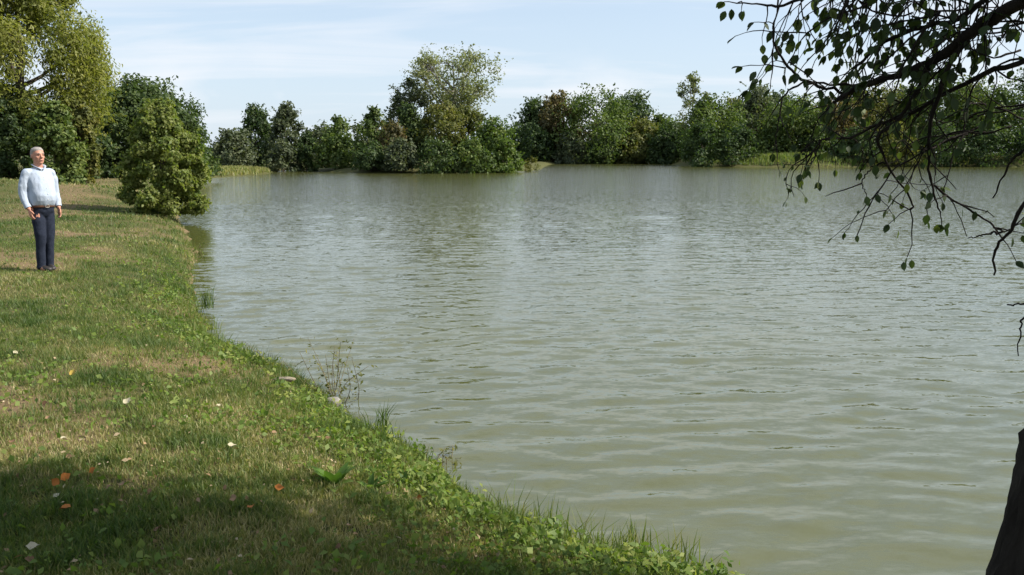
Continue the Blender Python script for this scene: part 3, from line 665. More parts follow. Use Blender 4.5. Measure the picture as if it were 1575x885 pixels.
def traced(name, px, Y0, Y1, r0, r1, start=None, n=26, wob=.0035):
    ys = np.linspace(Y0, Y1, len(px)); P = [at(a, b, yy) for (a, b), yy in zip(px, ys)]
    if start is not None: P = [np.array(start)] + P
    sp = spline(P, n); sp[1:] += rng.normal(0, wob, (n - 1, 3))
    m_ = MB(); m_.tube(sp - TB, np.linspace(r0, r1, n) * (1 + rng.normal(0, .08, n)), 9)
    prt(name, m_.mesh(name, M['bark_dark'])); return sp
limb = traced('limb', [(1640, -40), (1575, 0), (1527, 27), (1478, 62), (1438, 92), (1388, 114), (1338, 128), (1304, 144), (1270, 170)], 3.25, 4.0, .034, .008, start=(2.95, 2.98, 2.75), n=34)
brs = [
 traced('branch', [(1600, -60), (1520, -5), (1478, 26), (1418, 42), (1362, 64), (1330, 92), (1300, 120)], 3.4, 4.1, .017, .004, start=(2.9, 2.98, 2.65)),
 traced('branch', [(1650, 60), (1575, 94), (1522, 110), (1458, 142), (1406, 172), (1350, 192), (1300, 214), (1262, 218), (1232, 274)], 3.3, 4.1, .014, .003, start=(2.75, 3.0, 2.15)),
 traced('branch', [(1438, 92), (1410, 140), (1385, 180), (1352, 210), (1362, 250), (1400, 306), (1404, 330), (1398, 396)], 3.62, 3.9, .010, .002),
 traced('branch', [(1500, 45), (1455, 110), (1432, 190), (1428, 255), (1434, 285), (1443, 318), (1449, 345)], 3.5, 3.75, .011, .002),
 traced('branch', [(1434, 285), (1470, 310), (1515, 338), (1542, 356), (1570, 345)], 3.7, 3.6, .005, .003),
 traced('branch', [(1640, 240), (1575, 318), (1552, 358), (1530, 386), (1527, 423)], 3.2, 3.45, .010, .004, start=(2.6, 3.05, 1.75)),
 traced('branch', [(1542, 356), (1515, 362), (1490, 367)], 3.4, 3.5, .005, .002),
 traced('branch', [(1640, 180), (1575, 232), (1552, 252), (1527, 305)], 3.25, 3.5, .009, .003, start=(2.65, 3.05, 1.85)),
 traced('branch', [(1304, 144), (1250, 130), (1212, 104), (1190, 64), (1196, 20), (1210, -20)], 4.0, 4.15, .008, .003),
 traced('branch', [(1560, -90), (1430, -60), (1300, -30), (1205, 8), (1165, 6), (1112, 2)], 3.6, 4.3, .014, .002),
 traced('branch', [(1338, 128), (1290, 130), (1234, 130), (1205, 150), (1195, 200), (1190, 236)], 3.95, 4.15, .007, .002),
 traced('branch', [(1362, 250), (1340, 258), (1326, 280), (1334, 304)], 3.8, 3.85, .004, .002),
 traced('branch', [(1262, 218), (1255, 235), (1240, 262)], 4.0, 4.05, .004, .002),
 traced('branch', [(1690, 440), (1600, 464), (1575, 467), (1552, 469)], 3.1, 3.3, .006, .003, start=(2.5, 3.05, 1.35)),
 traced('branch', [(1640, 440), (1578, 486), (1570, 505), (1566, 545)], 3.1, 3.2, .006, .002, start=(2.45, 3.05, 1.3)),
]
for q, b in enumerate([limb] + brs):
    if q in (7, 8, 14, 15, 6): continue
    L_ = np.sum(np.linalg.norm(np.diff(b, axis=0), axis=1)); cnt = int(L_ * (12 if q < 3 else 6))
    if q in (4, 5): cnt = 6
    for _ in range(cnt):
        i = rng.integers(5 if q < 3 else 2, len(b) - 1); t_ = b[i + 1] - b[i]; t_ /= np.linalg.norm(t_)
        grow(b[i], t_ * .7 + rng.normal(0, .6, 3) + np.array([-.15, 0, -.35 if b[i][2] > 1.9 else -.1]), rng.uniform(.10, .42 if q < 3 else .24), .0032, 1.1, 1 if q < 3 else 0)
    for _ in range(2): leaf_sites.append((b[-1], b[-1] - b[-2] + rng.normal(0, .01, 3), .06))
# curtain of hanging twigs from branches above the frame
for _ in range(80):
    px = rng.triangular(1190, 1330, 1600); yy = rng.uniform(3.3, 4.4); s = at(px, rng.uniform(-120, 10), yy)
    grow(s, (rng.normal(-.25, .3), rng.normal(0, .3), -1), rng.uniform(.16, .50), .0036, .5, 1, .05)
# long thin drooping side branches crossing from the right
for _ in range(26):
    yy = rng.uniform(3.2, 4.0); s = at(rng.uniform(1400, 1640), rng.uniform(-60, 210), yy)
    grow(s, (-1, rng.normal(.1, .25), rng.normal(-.15, .3)), rng.uniform(.35, .75), .0048, .35, 1, .45)
# floating in view: hand-placed end leaves
for (px, py, yy) in [(1144, 16, 4.3), (1125, 14, 4.3), (1116, 17, 4.3), (1176, 84, 4.1), (1163, 110, 4.1), (1348, 300, 3.85), (1346, 314, 3.85), (1382, 355, 3.9), (1390, 403, 3.9), (1402, 400, 3.9), (1426, 340, 3.75), (1440, 346, 3.75), (1460, 343, 3.75), (1458, 350, 3.75), (1480, 320, 3.7), (1500, 325, 3.65), (1558, 366, 3.5), (1572, 362, 3.5)]:
    p = at(px, py, yy); leaf_sites.append((p, rng.normal(0, .4, 3) + np.array([0, 0, -1]), .055))
twig_mb.v = [v - TB for v in twig_mb.v]
prt('twigs', twig_mb.mesh('twigs', M['bark_dark']), 'stuff')
# oval leaf: eight outline points folded along the midrib
def oval(sz=1.0):
    prof = [(0, 0), (.18, .21), (.42, .31), (.68, .24), (.88, .10), (1, 0)]
    V = [(0, 0, 0)] + [(t, wv, .06 * wv / .31 - .06 * t * t) for t, wv in prof[1:-1]] + [(1, 0, -.08)] + [(t, -wv, .06 * wv / .31 - .06 * t * t) for t, wv in prof[1:-1][::-1]]
    V += [(t, 0, -.05 * t * t) for t in (.18, .42, .68, .88)]
    F3 = [(0, 10, 1), (0, 9, 10), (4, 13, 5), (5, 13, 6)]
    F4 = [(1, 10, 11, 2), (2, 11, 12, 3), (3, 12, 13, 4), (9, 8, 11, 10), (8, 7, 12, 11), (7, 6, 13, 12)]
    return np.array(V) * sz, np.array(F4), np.array(F3)
LV, LQ, LT = oval()
leafmesh = []
for k, tv in enumerate((.05, .25, .45, .7, .95)):
    leafmesh.append(mesh_np('leaf', LV, [LQ, LT], {'tint': ('FACE', np.full(len(LQ) + len(LT), tv))}, True, [M['alder']]))
def seen(p):
    d = np.array(p) - np.array([0, 0, CAM_Z]); c, s = math.cos(PITCH), math.sin(PITCH)
    f = d[1] * c - d[2] * s; u = d[1] * s + d[2] * c
    if f < .2: return 0
    px, py = CX + FOC * d[0] / f, CY - FOC * u / f
    return 1 / f if (0 < px < 1575 and 0 < py < 885) else 0
def leaf_frame(d):
    X_ = Vector(d).normalized(); Z_ = Vector(rng.normal(0, .55, 3)) + Vector((0, -.25, 1)); Z_ = (Z_ - X_ * Z_.dot(X_)).normalized(); Y_ = Z_.cross(X_)
    return Matrix((X_, Y_, Z_)).transposed()
leaf_sites = [(p_, d_, s_ * (.8 if p_[2] < 1.78 else 1)) for p_, d_, s_ in leaf_sites if p_[2] > 1.83 or rng.random() < .85]
order = sorted(range(len(leaf_sites)), key=lambda i: -seen(leaf_sites[i][0]) * leaf_sites[i][2])
fV, fQ, fT, ft = [], [], [], []; off = 0
def stuff_leaf(p, mtx, s, tv):
    global off
    fV.append((LV * s) @ np.array(mtx).T + p); fQ.append(LQ + off); fT.append(LT + off); ft.append(tv); off += len(LV)
for rank, i in enumerate(order):
    p, d, s = leaf_sites[i]; mtx = leaf_frame(np.asarray(d) / np.linalg.norm(d) + np.array([0, 0, -.7])); tv = rng.choice(5, p=[.3, .3, .2, .12, .08])
    if rank < 300 and seen(p):
        o = link('leaf', leafmesh[tv], old)
        o.matrix_local = Matrix.Translation(Vector(p - TB)) @ mtx.to_4x4() @ Matrix.Scale(s, 4)
    else: stuff_leaf(p - TB, mtx, s, (.05, .25, .45, .7, .95)[tv])
# the unseen crown above the frame, shaped from the shade it casts on the foreground
cb_ = MB(); crown_c = []; shade_leaves = []
for q in range(165):
    px_ = rng.uniform(-450, 1060); lo_ = np.interp(px_, [-450, 0, 300, 560, 700, 900, 1000], [680, 695, 740, 765, 790, 835, 860]) + 40
    g_ = gp(px_, lo_ + (1350 - lo_) * rng.random() ** 1.15, 0); hh_ = rng.uniform(3.3, 6.2)
    c = g_ + np.array(SUNDIR) * hh_ / math.sin(SUN_EL)
    crown_c.append(c); s = tp[rng.integers(60, 104)] + TB
    cb_.tube(spline([s, (s + c) / 2 + rng.normal(0, .15, 3) + [0, 0, .2], c], 8) - TB, np.linspace(.045, .008, 8), 6)
    for _ in range(230):
        o_ = rng.normal(0, 1, 3) * [.26, .17, .22]; p = c + o_
        if seen(p) or p[2] < 1.67 + max(p[1], 0) * .178 + .16: continue
        shade_leaves.append(p - TB)
for q in range(130):  # extra clusters added overhead and behind the camera to block skylight
    c = np.array([rng.uniform(-5, 6.5), rng.uniform(-6, 1.6), rng.uniform(4.2, 7.5)]); s = tp[rng.integers(76, 104)] + TB
    cb_.tube(spline([s, (s + c) / 2 + rng.normal(0, .15, 3) + [0, 0, .3], c], 8) - TB, np.linspace(.04, .008, 8), 6)
    for _ in range(160):
        p = c + rng.normal(0, 1, 3) * [.5, .5, .35]
        if not seen(p): shade_leaves.append(p - TB)
V, F = leaf_quads(rng, np.array(shade_leaves), rng.normal(size=(len(shade_leaves), 3)) + [0, 0, .5], rng.uniform(.075, .13, len(shade_leaves)), .7)
prt('crown', mesh_np('crown', V, F, {'tint': ('FACE', rng.random(len(shade_leaves)) * .6)}, False, [M['alder']]), 'stuff')
prt('shade_branches', cb_.mesh('shade_branches', M['bark_dark']))
tt_ = np.array(ft)
prt('foliage', mesh_np('foliage', np.concatenate(fV), [np.concatenate(fQ), np.concatenate(fT)], {'tint': ('FACE', np.concatenate([np.repeat(tt_, len(LQ)), np.repeat(tt_, len(LT))]))}, True, [M['alder']]), 'stuff')

# ------------------------------------------------------------------ the man
M['skin'] = plain('skin', (.40, .19, .13), .55, (.47, .235, .165), 30, .1, 200, .35)
M['shirt'] = plain('shirt_cotton', (.33, .385, .48), .85, (.38, .435, .52), 14, .25, 160, .15)
M['denim'] = plain('dark_denim', (.013, .017, .030), .9, (.022, .028, .046), 30, .3, 220, .15)
M['leather'] = plain('brown_leather', (.09, .04, .022), .5, (.06, .03, .018), 30)
M['shoe'] = plain('black_shoe', (.02, .018, .018), .5, (.035, .03, .028), 40)
M['hair'] = plain('grey_hair', (.20, .18, .165), .8, (.33, .30, .28), 60, .5, 120, .2, (1, 1, .3))
M['eye'] = plain('eye_dark', (.05, .035, .03), .3)
M['lip'] = plain('lips', (.40, .16, .13), .5)
M['button'] = plain('button', (.75, .75, .72), .4)
M['steel'] = plain('buckle_steel', (.5, .48, .42), .35, spec=.8)
MAN = gp(73, 417, 0.0); MAN[2] = hz(MAN[0], MAN[1])
for _ in range(3): MAN = gp(73, 417, MAN[2]); MAN[2] = hz(MAN[0], MAN[1])
man = thing('person', 'man in a light blue shirt and dark jeans standing on the grassy bank', 'person', tuple(MAN))
man.location.z += .03; man.rotation_euler = (0, 0, R(56))
def solid(name, mb, mat, voxel=.007, smooth=4, wrinkle=0, wscale=(14, 14, 9), parent=man):
    o = link(name, mb.mesh(name, mat), parent)
    a = o.modifiers.new('r', 'REMESH'); a.mode = 'VOXEL'; a.voxel_size = voxel
    b = o.modifiers.new('s', 'SMOOTH'); b.iterations = smooth; b.factor = .5
    e_ = o.modifiers.new('d', 'DECIMATE'); e_.ratio = .32
    dg = bpy.context.evaluated_depsgraph_get(); dg.update()
    me = bpy.data.meshes.new_from_object(o.evaluated_get(dg)); o.modifiers.clear(); o.data = me
    if not me.materials: me.materials.append(mat)
    nv = len(me.vertices); co = np.empty(nv * 3, np.float32); me.vertices.foreach_get('co', co); co = co.reshape(-1, 3)
    if wrinkle:
        no = np.empty(nv * 3, np.float32); me.vertex_normals.foreach_get('vector', no); no = no.reshape(-1, 3)
        wv = fbm(co[:, 0] * wscale[0] + co[:, 2] * 5, co[:, 2] * wscale[2] + co[:, 1] * 7, 12, 3) - .5
        co = co + no * (wv * 2 * wrinkle)[:, None]; me.vertices.foreach_set('co', co.ravel().astype(np.float32))
    me.polygons.foreach_set('use_smooth', np.ones(len(me.polygons), bool)); me.update()
    return o
# joints (he faces -Y, his right hand is at -X)
armR = [(-.165, .015, 1.43), (-.212, .02, 1.30), (-.236, .03, 1.14), (-.236, -.01, 1.02), (-.218, -.07, .90)]
armL = [(.165, .015, 1.43), (.208, .03, 1.30), (.232, .05, 1.14), (.238, .02, 1.02), (.225, -.035, .90)]
legR = [(-.076, .0, .90), (-.078, -.022, .70), (-.074, -.030, .50), (-.072, .0, .28), (-.072, .015, .085)]
legL = [(.076, .0, .90), (.077, .004, .70), (.072, .006, .50), (.068, .03, .28), (.068, .046, .085)]
b = MB()
b.loft([(0, 0, .86, .15, .10), (0, -.01, .98, .165, .125), (0, -.025, 1.10, .168, .138), (0, -.01, 1.24, .17, .125), (0, .0, 1.36, .172, .108), (0, .01, 1.43, .15, .09), (0, .014, 1.48, .09, .07)])
b.tube([(0, .016, 1.44), (0, .008, 1.52), (0, -.004, 1.60)], [.064, .059, .058], 18)
for arm in (armR, armL): b.tube(spline(arm, 14), np.interp(np.linspace(0, 1, 14), [0, .3, .55, .75, 1], [.058, .05, .043, .038, .029]), 14)
for leg in (legR, legL):
    b.tube(spline(leg, 14), np.interp(np.linspace(0, 1, 14), [0, .3, .52, .72, 1], [.088, .075, .055, .052, .037]), 14)
    f_ = np.array(leg[-1]); b.tube([f_ + [0, .03, -.045], f_ + [0, -.05, -.05], f_ + [0, -.13, -.06]], [.035, .038, .025], 12)
# head
b.loft([(0, -.058, 1.548, .026, .026), (0, -.048, 1.556, .040, .042), (0, -.030, 1.575, .056, .066), (0, -.016, 1.605, .066, .084), (0, -.008, 1.64, .071, .093), (0, -.003, 1.675, .0735, .097), (0, .001, 1.705, .075, .097), (0, .004, 1.735, .071, .091), (0, .006, 1.757, .057, .074), (0, .007, 1.772, .034, .045)], 26, 2.15)
b.tube([(0, -.094, 1.682), (0, -.107, 1.660), (0, -.119, 1.640), (0, -.104, 1.630)], [.010, .0125, .0165, .012], 12)
b.ball((0, -.094, 1.598), (.026, .014, .014)); b.ball((-.040, -.072, 1.640), (.024, .020, .020)); b.ball((.040, -.072, 1.640), (.024, .020, .020))
b.ball((0, -.076, 1.562), (.024, .022, .016))
b.tube([(-.050, -.080, 1.688), (-.025, -.096, 1.694), (0, -.097, 1.690), (.025, -.096, 1.694), (.050, -.080, 1.688)], [.008, .011, .010, .011, .008], 10)
for s in (-1, 1): b.ball((s * .077, .012, 1.655), (.010, .020, .032))
# hands: palm, four curled fingers, thumb off the palm's side
for s, arm in ((-1, armR), (1, armL)):
    wr = np.array(arm[-1]); d = np.array(arm[-1]) - np.array(arm[-2]); d /= np.linalg.norm(d); d = d * .7 + np.array([0, -.05, -.5]); d /= np.linalg.norm(d)
    side = np.array([0, -1.0, 0]); side -= d * side.dot(d); side /= np.linalg.norm(side); inn = np.cross(d, side) * 1.0
    if inn[0] * -s < 0: inn = -inn
    b.tube([wr - d * .01, wr + d * .03, wr + d * .065, wr + d * .092], [.029, .036, .041, .036], 12, .48, up=inn)
    for k, (o_, ln) in enumerate(((.027, .070), (.009, .080), (-.010, .074), (-.027, .060))):
        r0 = wr + d * .085 + side * o_
        b.tube(spline([r0 - d * .012, r0 + d * ln * .42 + inn * .003, r0 + d * ln * .74 + inn * .014, r0 + d * ln * .84 + inn * .030], 8), np.linspace(.0096, .0078, 8), 8)
    t0 = wr + d * .03 + side * .028
    b.tube(spline([t0, t0 + d * .026 + side * .020 + inn * .010, t0 + d * .055 + side * .018 + inn * .022], 6), [.013, .0125, .0115, .011, .010, .009], 8)
body = solid('body', b, M['skin'], .0058, 3)
# hair
b = MB()
b.loft([(0, .034, 1.625, .074, .066), (0, .030, 1.66, .0785, .078), (0, .022, 1.70, .0805, .088), (0, .010, 1.732, .079, .096), (0, .004, 1.755, .067, .089), (0, .004, 1.775, .046, .064), (0, .006, 1.788, .018, .028)], 26, 2.1)
for k in range(60):
    a = rng.uniform(0, 6.28); z = rng.uniform(1.70, 1.78); q = math.sqrt(max(0, 1 - ((z - 1.70) / .09) ** 2))
    b.ball((.074 * math.cos(a) * q, .01 + .088 * math.sin(a) * q, z), rng.uniform(.008, .016), 7, 5)
solid('hair', b, M['hair'], .006, 2, .003, (40, 40, 20))
for s in (-1, 1):
    e = MB(); e.ball((s * .030, -.0925, 1.6685), (.0125, .007, .0065)); link('eye', e.mesh('eye', M['eye']), body)
    e = MB(); e.tube(spline([(s * .014, -.107, 1.690), (s * .030, -.105, 1.696), (s * .050, -.088, 1.690)], 7), .0042, 7); link('eyebrow', e.mesh('eyebrow', M['hair']), body)
e = MB(); e.tube(spline([(-.026, -.098, 1.597), (0, -.1105, 1.600), (.026, -.098, 1.597)], 9), np.interp(np.linspace(0, 1, 9), [0, .5, 1], [.003, .006, .003]), 8); link('mouth', e.mesh('mouth', M['lip']), body)
# shirt
b = MB()
b.loft([(0, -.004, .940, .160, .134), (0, -.014, .965, .168, .148), (0, -.026, 1.02, .178, .166), (0, -.032, 1.09, .181, .172), (0, -.022, 1.18, .178, .160), (0, -.008, 1.28, .188, .146), (0, .002, 1.36, .182, .130), (0, .008, 1.42, .165, .112), (0, .012, 1.462, .125, .092), (0, .012, 1.492, .088, .078)], 30, 2.3)
for arm in (armR, armL):
    a_ = spline(arm, 18)[:17]; s0 = np.array(arm[0])
    b.ball(s0 + [0, 0, -.012], (.068, .074, .064)); b.tube([s0 * [.35, 1, 1] + [0, 0, -.02], s0 + [0, 0, -.012]], [.076, .068], 16)
    b.tube(a_, np.interp(np.linspace(0, 1, 17), [0, .2, .45, .6, .85, .93, 1], [.064, .064, .062, .057, .047, .041, .043]) * (1 + rng.normal(0, .03, 17)), 18)
shirt = solid('shirt', b, M['shirt'], .008, 3, .009, (28, 28, 9))
c = MB()
for s in (-1, 1):
    c.tube(spline([(s * .008, -.092, 1.462), (s * .045, -.078, 1.488), (s * .075, -.02, 1.515), (s * .060, .055, 1.530), (0, .082, 1.532)], 14), np.interp(np.linspace(0, 1, 14), [0, .3, 1], [.020, .020, .018]), 8, .35)
link('collar', c.mesh('collar', M['shirt']), shirt)
for k, z in enumerate((1.44, 1.36, 1.28, 1.20, 1.12, 1.04)):
    yy = np.interp(z, [1.02, 1.09, 1.18, 1.28, 1.36, 1.42, 1.462], [-.193, -.206, -.185, -.154, -.128, -.106, -.085])
    e = MB(); e.ball((0, yy - .003, z), (.006, .004, .006), 8, 5); link('button', e.mesh('button', M['button']), shirt)
for arm in (armR, armL):
    a_ = spline(arm, 18)[15:17]; dd = a_[1] - a_[0]
    e = MB(); e.tube([a_[0] - dd * .4, a_[0] + dd * .5, a_[1] + dd * .15], [.046, .0455, .0455], 18, cap=False); link('cuff', e.mesh('cuff', M['shirt']), shirt)
# trousers
b = MB()
b.loft([(0, .004, .76, .07, .05), (0, .004, .80, .115, .09), (0, .004, .86, .152, .122), (0, .0, .91, .158, .130), (0, -.004, .952, .160, .134), (0, -.006, .965, .154, .128)], 28, 2.4)
for leg in (legR, legL):
    lp = spline(leg + [tuple(np.array(leg[-1]) + [0, -.012, -.055])], 18)
    b.tube(lp, np.interp(np.linspace(0, 1, 18), [0, .25, .48, .7, .9, 1], [.088, .084, .068, .061, .055, .060]) * (1 + rng.normal(0, .02, 18)), 18)
jeans = solid('trousers', b, M['denim'], .008, 4, .008, (10, 10, 13))
e = MB(); aa = np.linspace(0, 2 * math.pi, 41)
ex = np.sign(np.cos(aa)) * np.abs(np.cos(aa)) ** .87; ey = np.sign(np.sin(aa)) * np.abs(np.sin(aa)) ** .87
ring = lambda kx, z: np.stack([ex * (.164 + kx), -.005 + ey * (.139 + kx), np.full(41, z)], 1)
V = np.concatenate([ring(0, .925), ring(.004, .930), ring(.004, .955), ring(0, .960)]); jj = np.arange(40)
e.add(V, np.concatenate([np.stack([k * 41 + jj, k * 41 + jj + 1, (k + 1) * 41 + jj + 1, (k + 1) * 41 + jj], 1) for k in range(3)]))
belt = link('belt', e.mesh('belt', M['leather']), man)
e = MB(); e.tube([(-.026, -.152, .925), (.026, -.152, .925), (.026, -.152, .960), (-.026, -.152, .960), (-.026, -.152, .925)], .004, 6); link('buckle', e.mesh('buckle', M['steel']), belt)
for leg, a0 in ((legR, -.18), (legL, .22)):
    f_ = np.array(leg[-1]); e = MB()
    ca_, sa_ = math.cos(a0), math.sin(a0)
    prof = [(.075, .020, .022, .045), (.055, .038, .040, .050), (0, .043, .046, .046), (-.06, .044, .040, .038), (-.12, .050, .034, .032), (-.165, .044, .028, .028), (-.19, .024, .018, .022)]
    rings = []; sd_ = 14; an = np.arange(sd_) * 2 * math.pi / sd_
    for (yy, hw, hh, zc_) in prof:
        xx = hw * np.cos(an); zz = np.maximum(zc_ + hh * np.sin(an), 0.0); rings.append(np.stack([f_[0] + xx * ca_ - yy * sa_ * -1, f_[1] + yy * ca_ + xx * 0, zz], 1))
    V = np.concatenate(rings + [rings[0].mean(0)[None], rings[-1].mean(0)[None]]); k = len(rings); j = np.arange(sd_); j2 = (j + 1) % sd_
    e.add(V, np.concatenate([np.stack([i * sd_ + j, i * sd_ + j2, (i + 1) * sd_ + j2, (i + 1) * sd_ + j], 1) for i in range(k - 1)]), np.concatenate([np.stack([np.full(sd_, k * sd_), j2, j], 1), np.stack([np.full(sd_, k * sd_ + 1), (k - 1) * sd_ + j, (k - 1) * sd_ + j2], 1)]))
    link('shoe', e.mesh('shoe', M['shoe']), man)

# ------------------------------------------------------------------ small things on the bank
M['stone'] = plain('pale_stone', (.17, .16, .14), .9, (.27, .255, .23), 14, .6, 40)
M['deadwood'] = plain('dead_wood', (.25, .20, .14), .9, (.42, .36, .28), 20, .7, 60, .1, (.3, 1, 1))
def rock(name, label, px, py, size, mat, cat, seed, long=1.0):
    r_ = np.random.default_rng(seed); g = gp(px, py, -.3)
    for _ in range(4): g = gp(px, py, hz(g[0], g[1]))
    mb = MB(); mb.ball((0, 0, 0), 1.0, 18, 13); V = mb.v[0]
    nrm = V + 0; V = V * (1 + .5 * (fbm(nrm[:, 0] * 1.6 + seed, nrm[:, 1] * 1.6 + nrm[:, 2] * 1.3, seed)[:, None] - .5)); mb.v[0] = V * np.array(size)
    o = link(name, mb.mesh(name, M[mat], True), None, (g[0], g[1], g[2] + size[2] * .25)); o.rotation_euler = (r_.normal(0, .1), r_.normal(0, .1), long)
    return tag(o, label, cat)
rock('stone', 'pale flat stone at the water’s edge beside the twiggy plant', 510, 628, (.10, .07, .05), 'stone', 'stone', 3, -.5).location.z += .03
rock('stone', 'small grey stone set in the bare patch of the bank', 492, 612, (.05, .04, .025), 'stone', 'stone', 8, .4)
rock('driftwood', 'weathered piece of wood lying on the bare patch of the bank', 436, 589, (.12, .026, .026), 'deadwood', 'driftwood', 5, -.35).location.z += .02
# twiggy water plants
M['stem'] = plain('plant_stem', (.10, .09, .045), .8, (.16, .13, .07), 20)
def water_plant(name, label, px, py, z, stems, hgt, spread, lsz, seed, mat='olive', nleaf=14):
    r_ = np.random.default_rng(seed); g = gp(px, py, z); root = thing(name, label, 'plant', tuple(g))
    mb = MB(); LP = []; LN = []
    for k in range(stems):
        a = r_.uniform(0, 6.28); b0 = r_.normal(0, .06, 3) * [1, 1, 0] + [0, 0, -.12]
        top_ = b0 + np.array([math.cos(a) * spread * r_.random(), math.sin(a) * spread * r_.random(), hgt * r_.uniform(.6, 1.05)])
        sp = spline([b0, (b0 + top_) / 2 + r_.normal(0, .03, 3), top_], 9); mb.tube(sp, np.linspace(.0045, .0018, 9), 5)
        for q in range(nleaf):
            i = r_.integers(2, 9); dd = r_.normal(0, 1, 3) * [1, 1, .4]; dd /= np.linalg.norm(dd); e_ = sp[i] + dd * r_.uniform(.02, .09); mb.tube([sp[i], e_], .0012, 4, cap=False)
            LP.append(e_); LN.append(r_.normal(0, 1, 3))
    link('stem', mb.mesh('stem', M['stem']), root)
    LP = np.array(LP); V, F = leaf_quads(r_, LP, np.array(LN), lsz * r_.uniform(.6, 1.3, len(LP)), .45)
    link('foliage', mesh_np('foliage', V, F, {'tint': ('FACE', np.clip(r_.normal(.55, .22, len(LP)), 0, 1))}, False, [M[mat]]), root)
water_plant('water_plant', 'loose twiggy plant standing in the shallow water off the bank', 520, 610, WATER, 17, .68, .85, .042, 7)
water_plant('water_plant', 'tiny sprig in the water further down the near bank', 672, 706, WATER + .02, 4, .24, .10, .04, 9, nleaf=8)
water_plant('water_plant', 'small tuft in the water past the bend of the bank', 306, 398, WATER, 7, .45, .2, .06, 10, 'bright', 10)
# reed tufts on the edge
def tuft(name, label, px, py, z, n_, hgt, seed, tm=.3):
    r_ = np.random.default_rng(seed); g = gp(px, py, z)
    x = r_.normal(0, .045, n_); y = r_.normal(0, .045, n_)
    V, Fs, t = blades(r_, x, y, np.full(n_, -.03), hgt * r_.uniform(.5, 1.2, n_), .008, r_.uniform(.05, .5, n_), np.clip(r_.normal(tm, .12, n_), 0, 1), 2)
    tag(link(name, mesh_np(name, V, Fs, {'tint': ('FACE', t)}, False, [M['grass']]), None, tuple(g)), label, 'grass tuft')
tuft('grass_tuft', 'dark upright grass tuft on the water’s edge right of the pale stone', 588, 662, -.50, 46, .26, 1, .12)
tuft('grass_tuft', 'tall grass tuft on the bank where it bends, nearest the man', 318, 470, -.45, 60, .32, 2, .2)
tuft('grass_tuft', 'thin tuft with long stalks at the water, low centre of the photo', 975, 850, -.45, 40, .22, 3, .45)
tuft('grass_tuft', 'grass tuft with a long stalk at the lower end of the bank', 1045, 868, -.45, 30, .24, 4, .4)
# rank weeds overhanging the water's edge
x, y, d = zone(26000, 2.6, 16, .3, .75); k = rng.random(len(x)) < np.clip(fbm(x * 1.9, y * 1.9, 83) * 2.4 - .85, 0, 1) * .33; x, y, d = x[k], y[k], d[k]
nw = 9; n_ = len(x); hh = np.repeat(rng.uniform(.05, .17, n_), nw) * rng.random(n_ * nw) ** .5
P = np.stack([np.repeat(x, nw) + rng.normal(0, .035, n_ * nw), np.repeat(y, nw) + rng.normal(0, .035, n_ * nw), np.repeat(height(x, y, d), nw) + hh], 1)
V, F = leaf_quads(rng, P, rng.normal(size=(len(P), 3)) * .7 + np.array([.2, -.3, .8]), (.022 + .03 * rng.random(len(P))) * (1 + .03 * P[:, 1]), .5)
tag(link('edge_weeds', mesh_np('edge_weeds', V, F, {'tint': ('FACE', np.clip(np.repeat(rng.normal(.55, .25, n_), nw) + rng.normal(0, .12, len(P)), 0, 1))}, False, [M['herb']])), 'rank leafy weeds overhanging the water along the near bank', 'weeds', kind='stuff')
# leafy dock rosettes
M['dock'] = leaf_mat('dock_leaf', [(0, (.06, .12, .02)), (.5, (.10, .18, .03)), (1, (.15, .22, .05))], trans=.4, gloss=.02)
def dock(label, px, py, k, ln, seed):
    r_ = np.random.default_rng(seed); g = gp(px, py, -.1)
    for _ in range(4): g = gp(px, py, hz(g[0], g[1]))
    root = thing('dock_plant', label, 'plant', tuple(g), 'broad-leaved weeds on the near bank')
    for q in range(k):
        a = q * 2.4 + r_.normal(0, .3); el = r_.uniform(.25, 1.0); s = ln * r_.uniform(.6, 1.2)
        o = link('leaf', dockmesh[q % 3], root); o.rotation_euler = (r_.normal(0, .2), -el, a); o.scale = (s, s * .62, s)
dockmesh = [mesh_np('leaf', LV, [LQ, LT], {'tint': ('FACE', np.full(len(LQ) + len(LT), tv))}, True, [M['dock']]) for tv in (.2, .5, .9)]
dock('largest broad-leaved weed, on the edge of the shade in the middle of the bank', 515, 748, 13, .17, 1)
dock('broad-leaved weed just right of the largest one', 570, 755, 8, .12, 2)
dock('low broad-leaved weed in the sunlit grass above the largest one', 470, 655, 7, .10, 3)
dock('broad-leaved weed near the water, lower right of the largest one', 690, 790, 8, .10, 4)
dock('small broad-leaved weed left of the pale stone', 405, 640, 7, .09, 5)
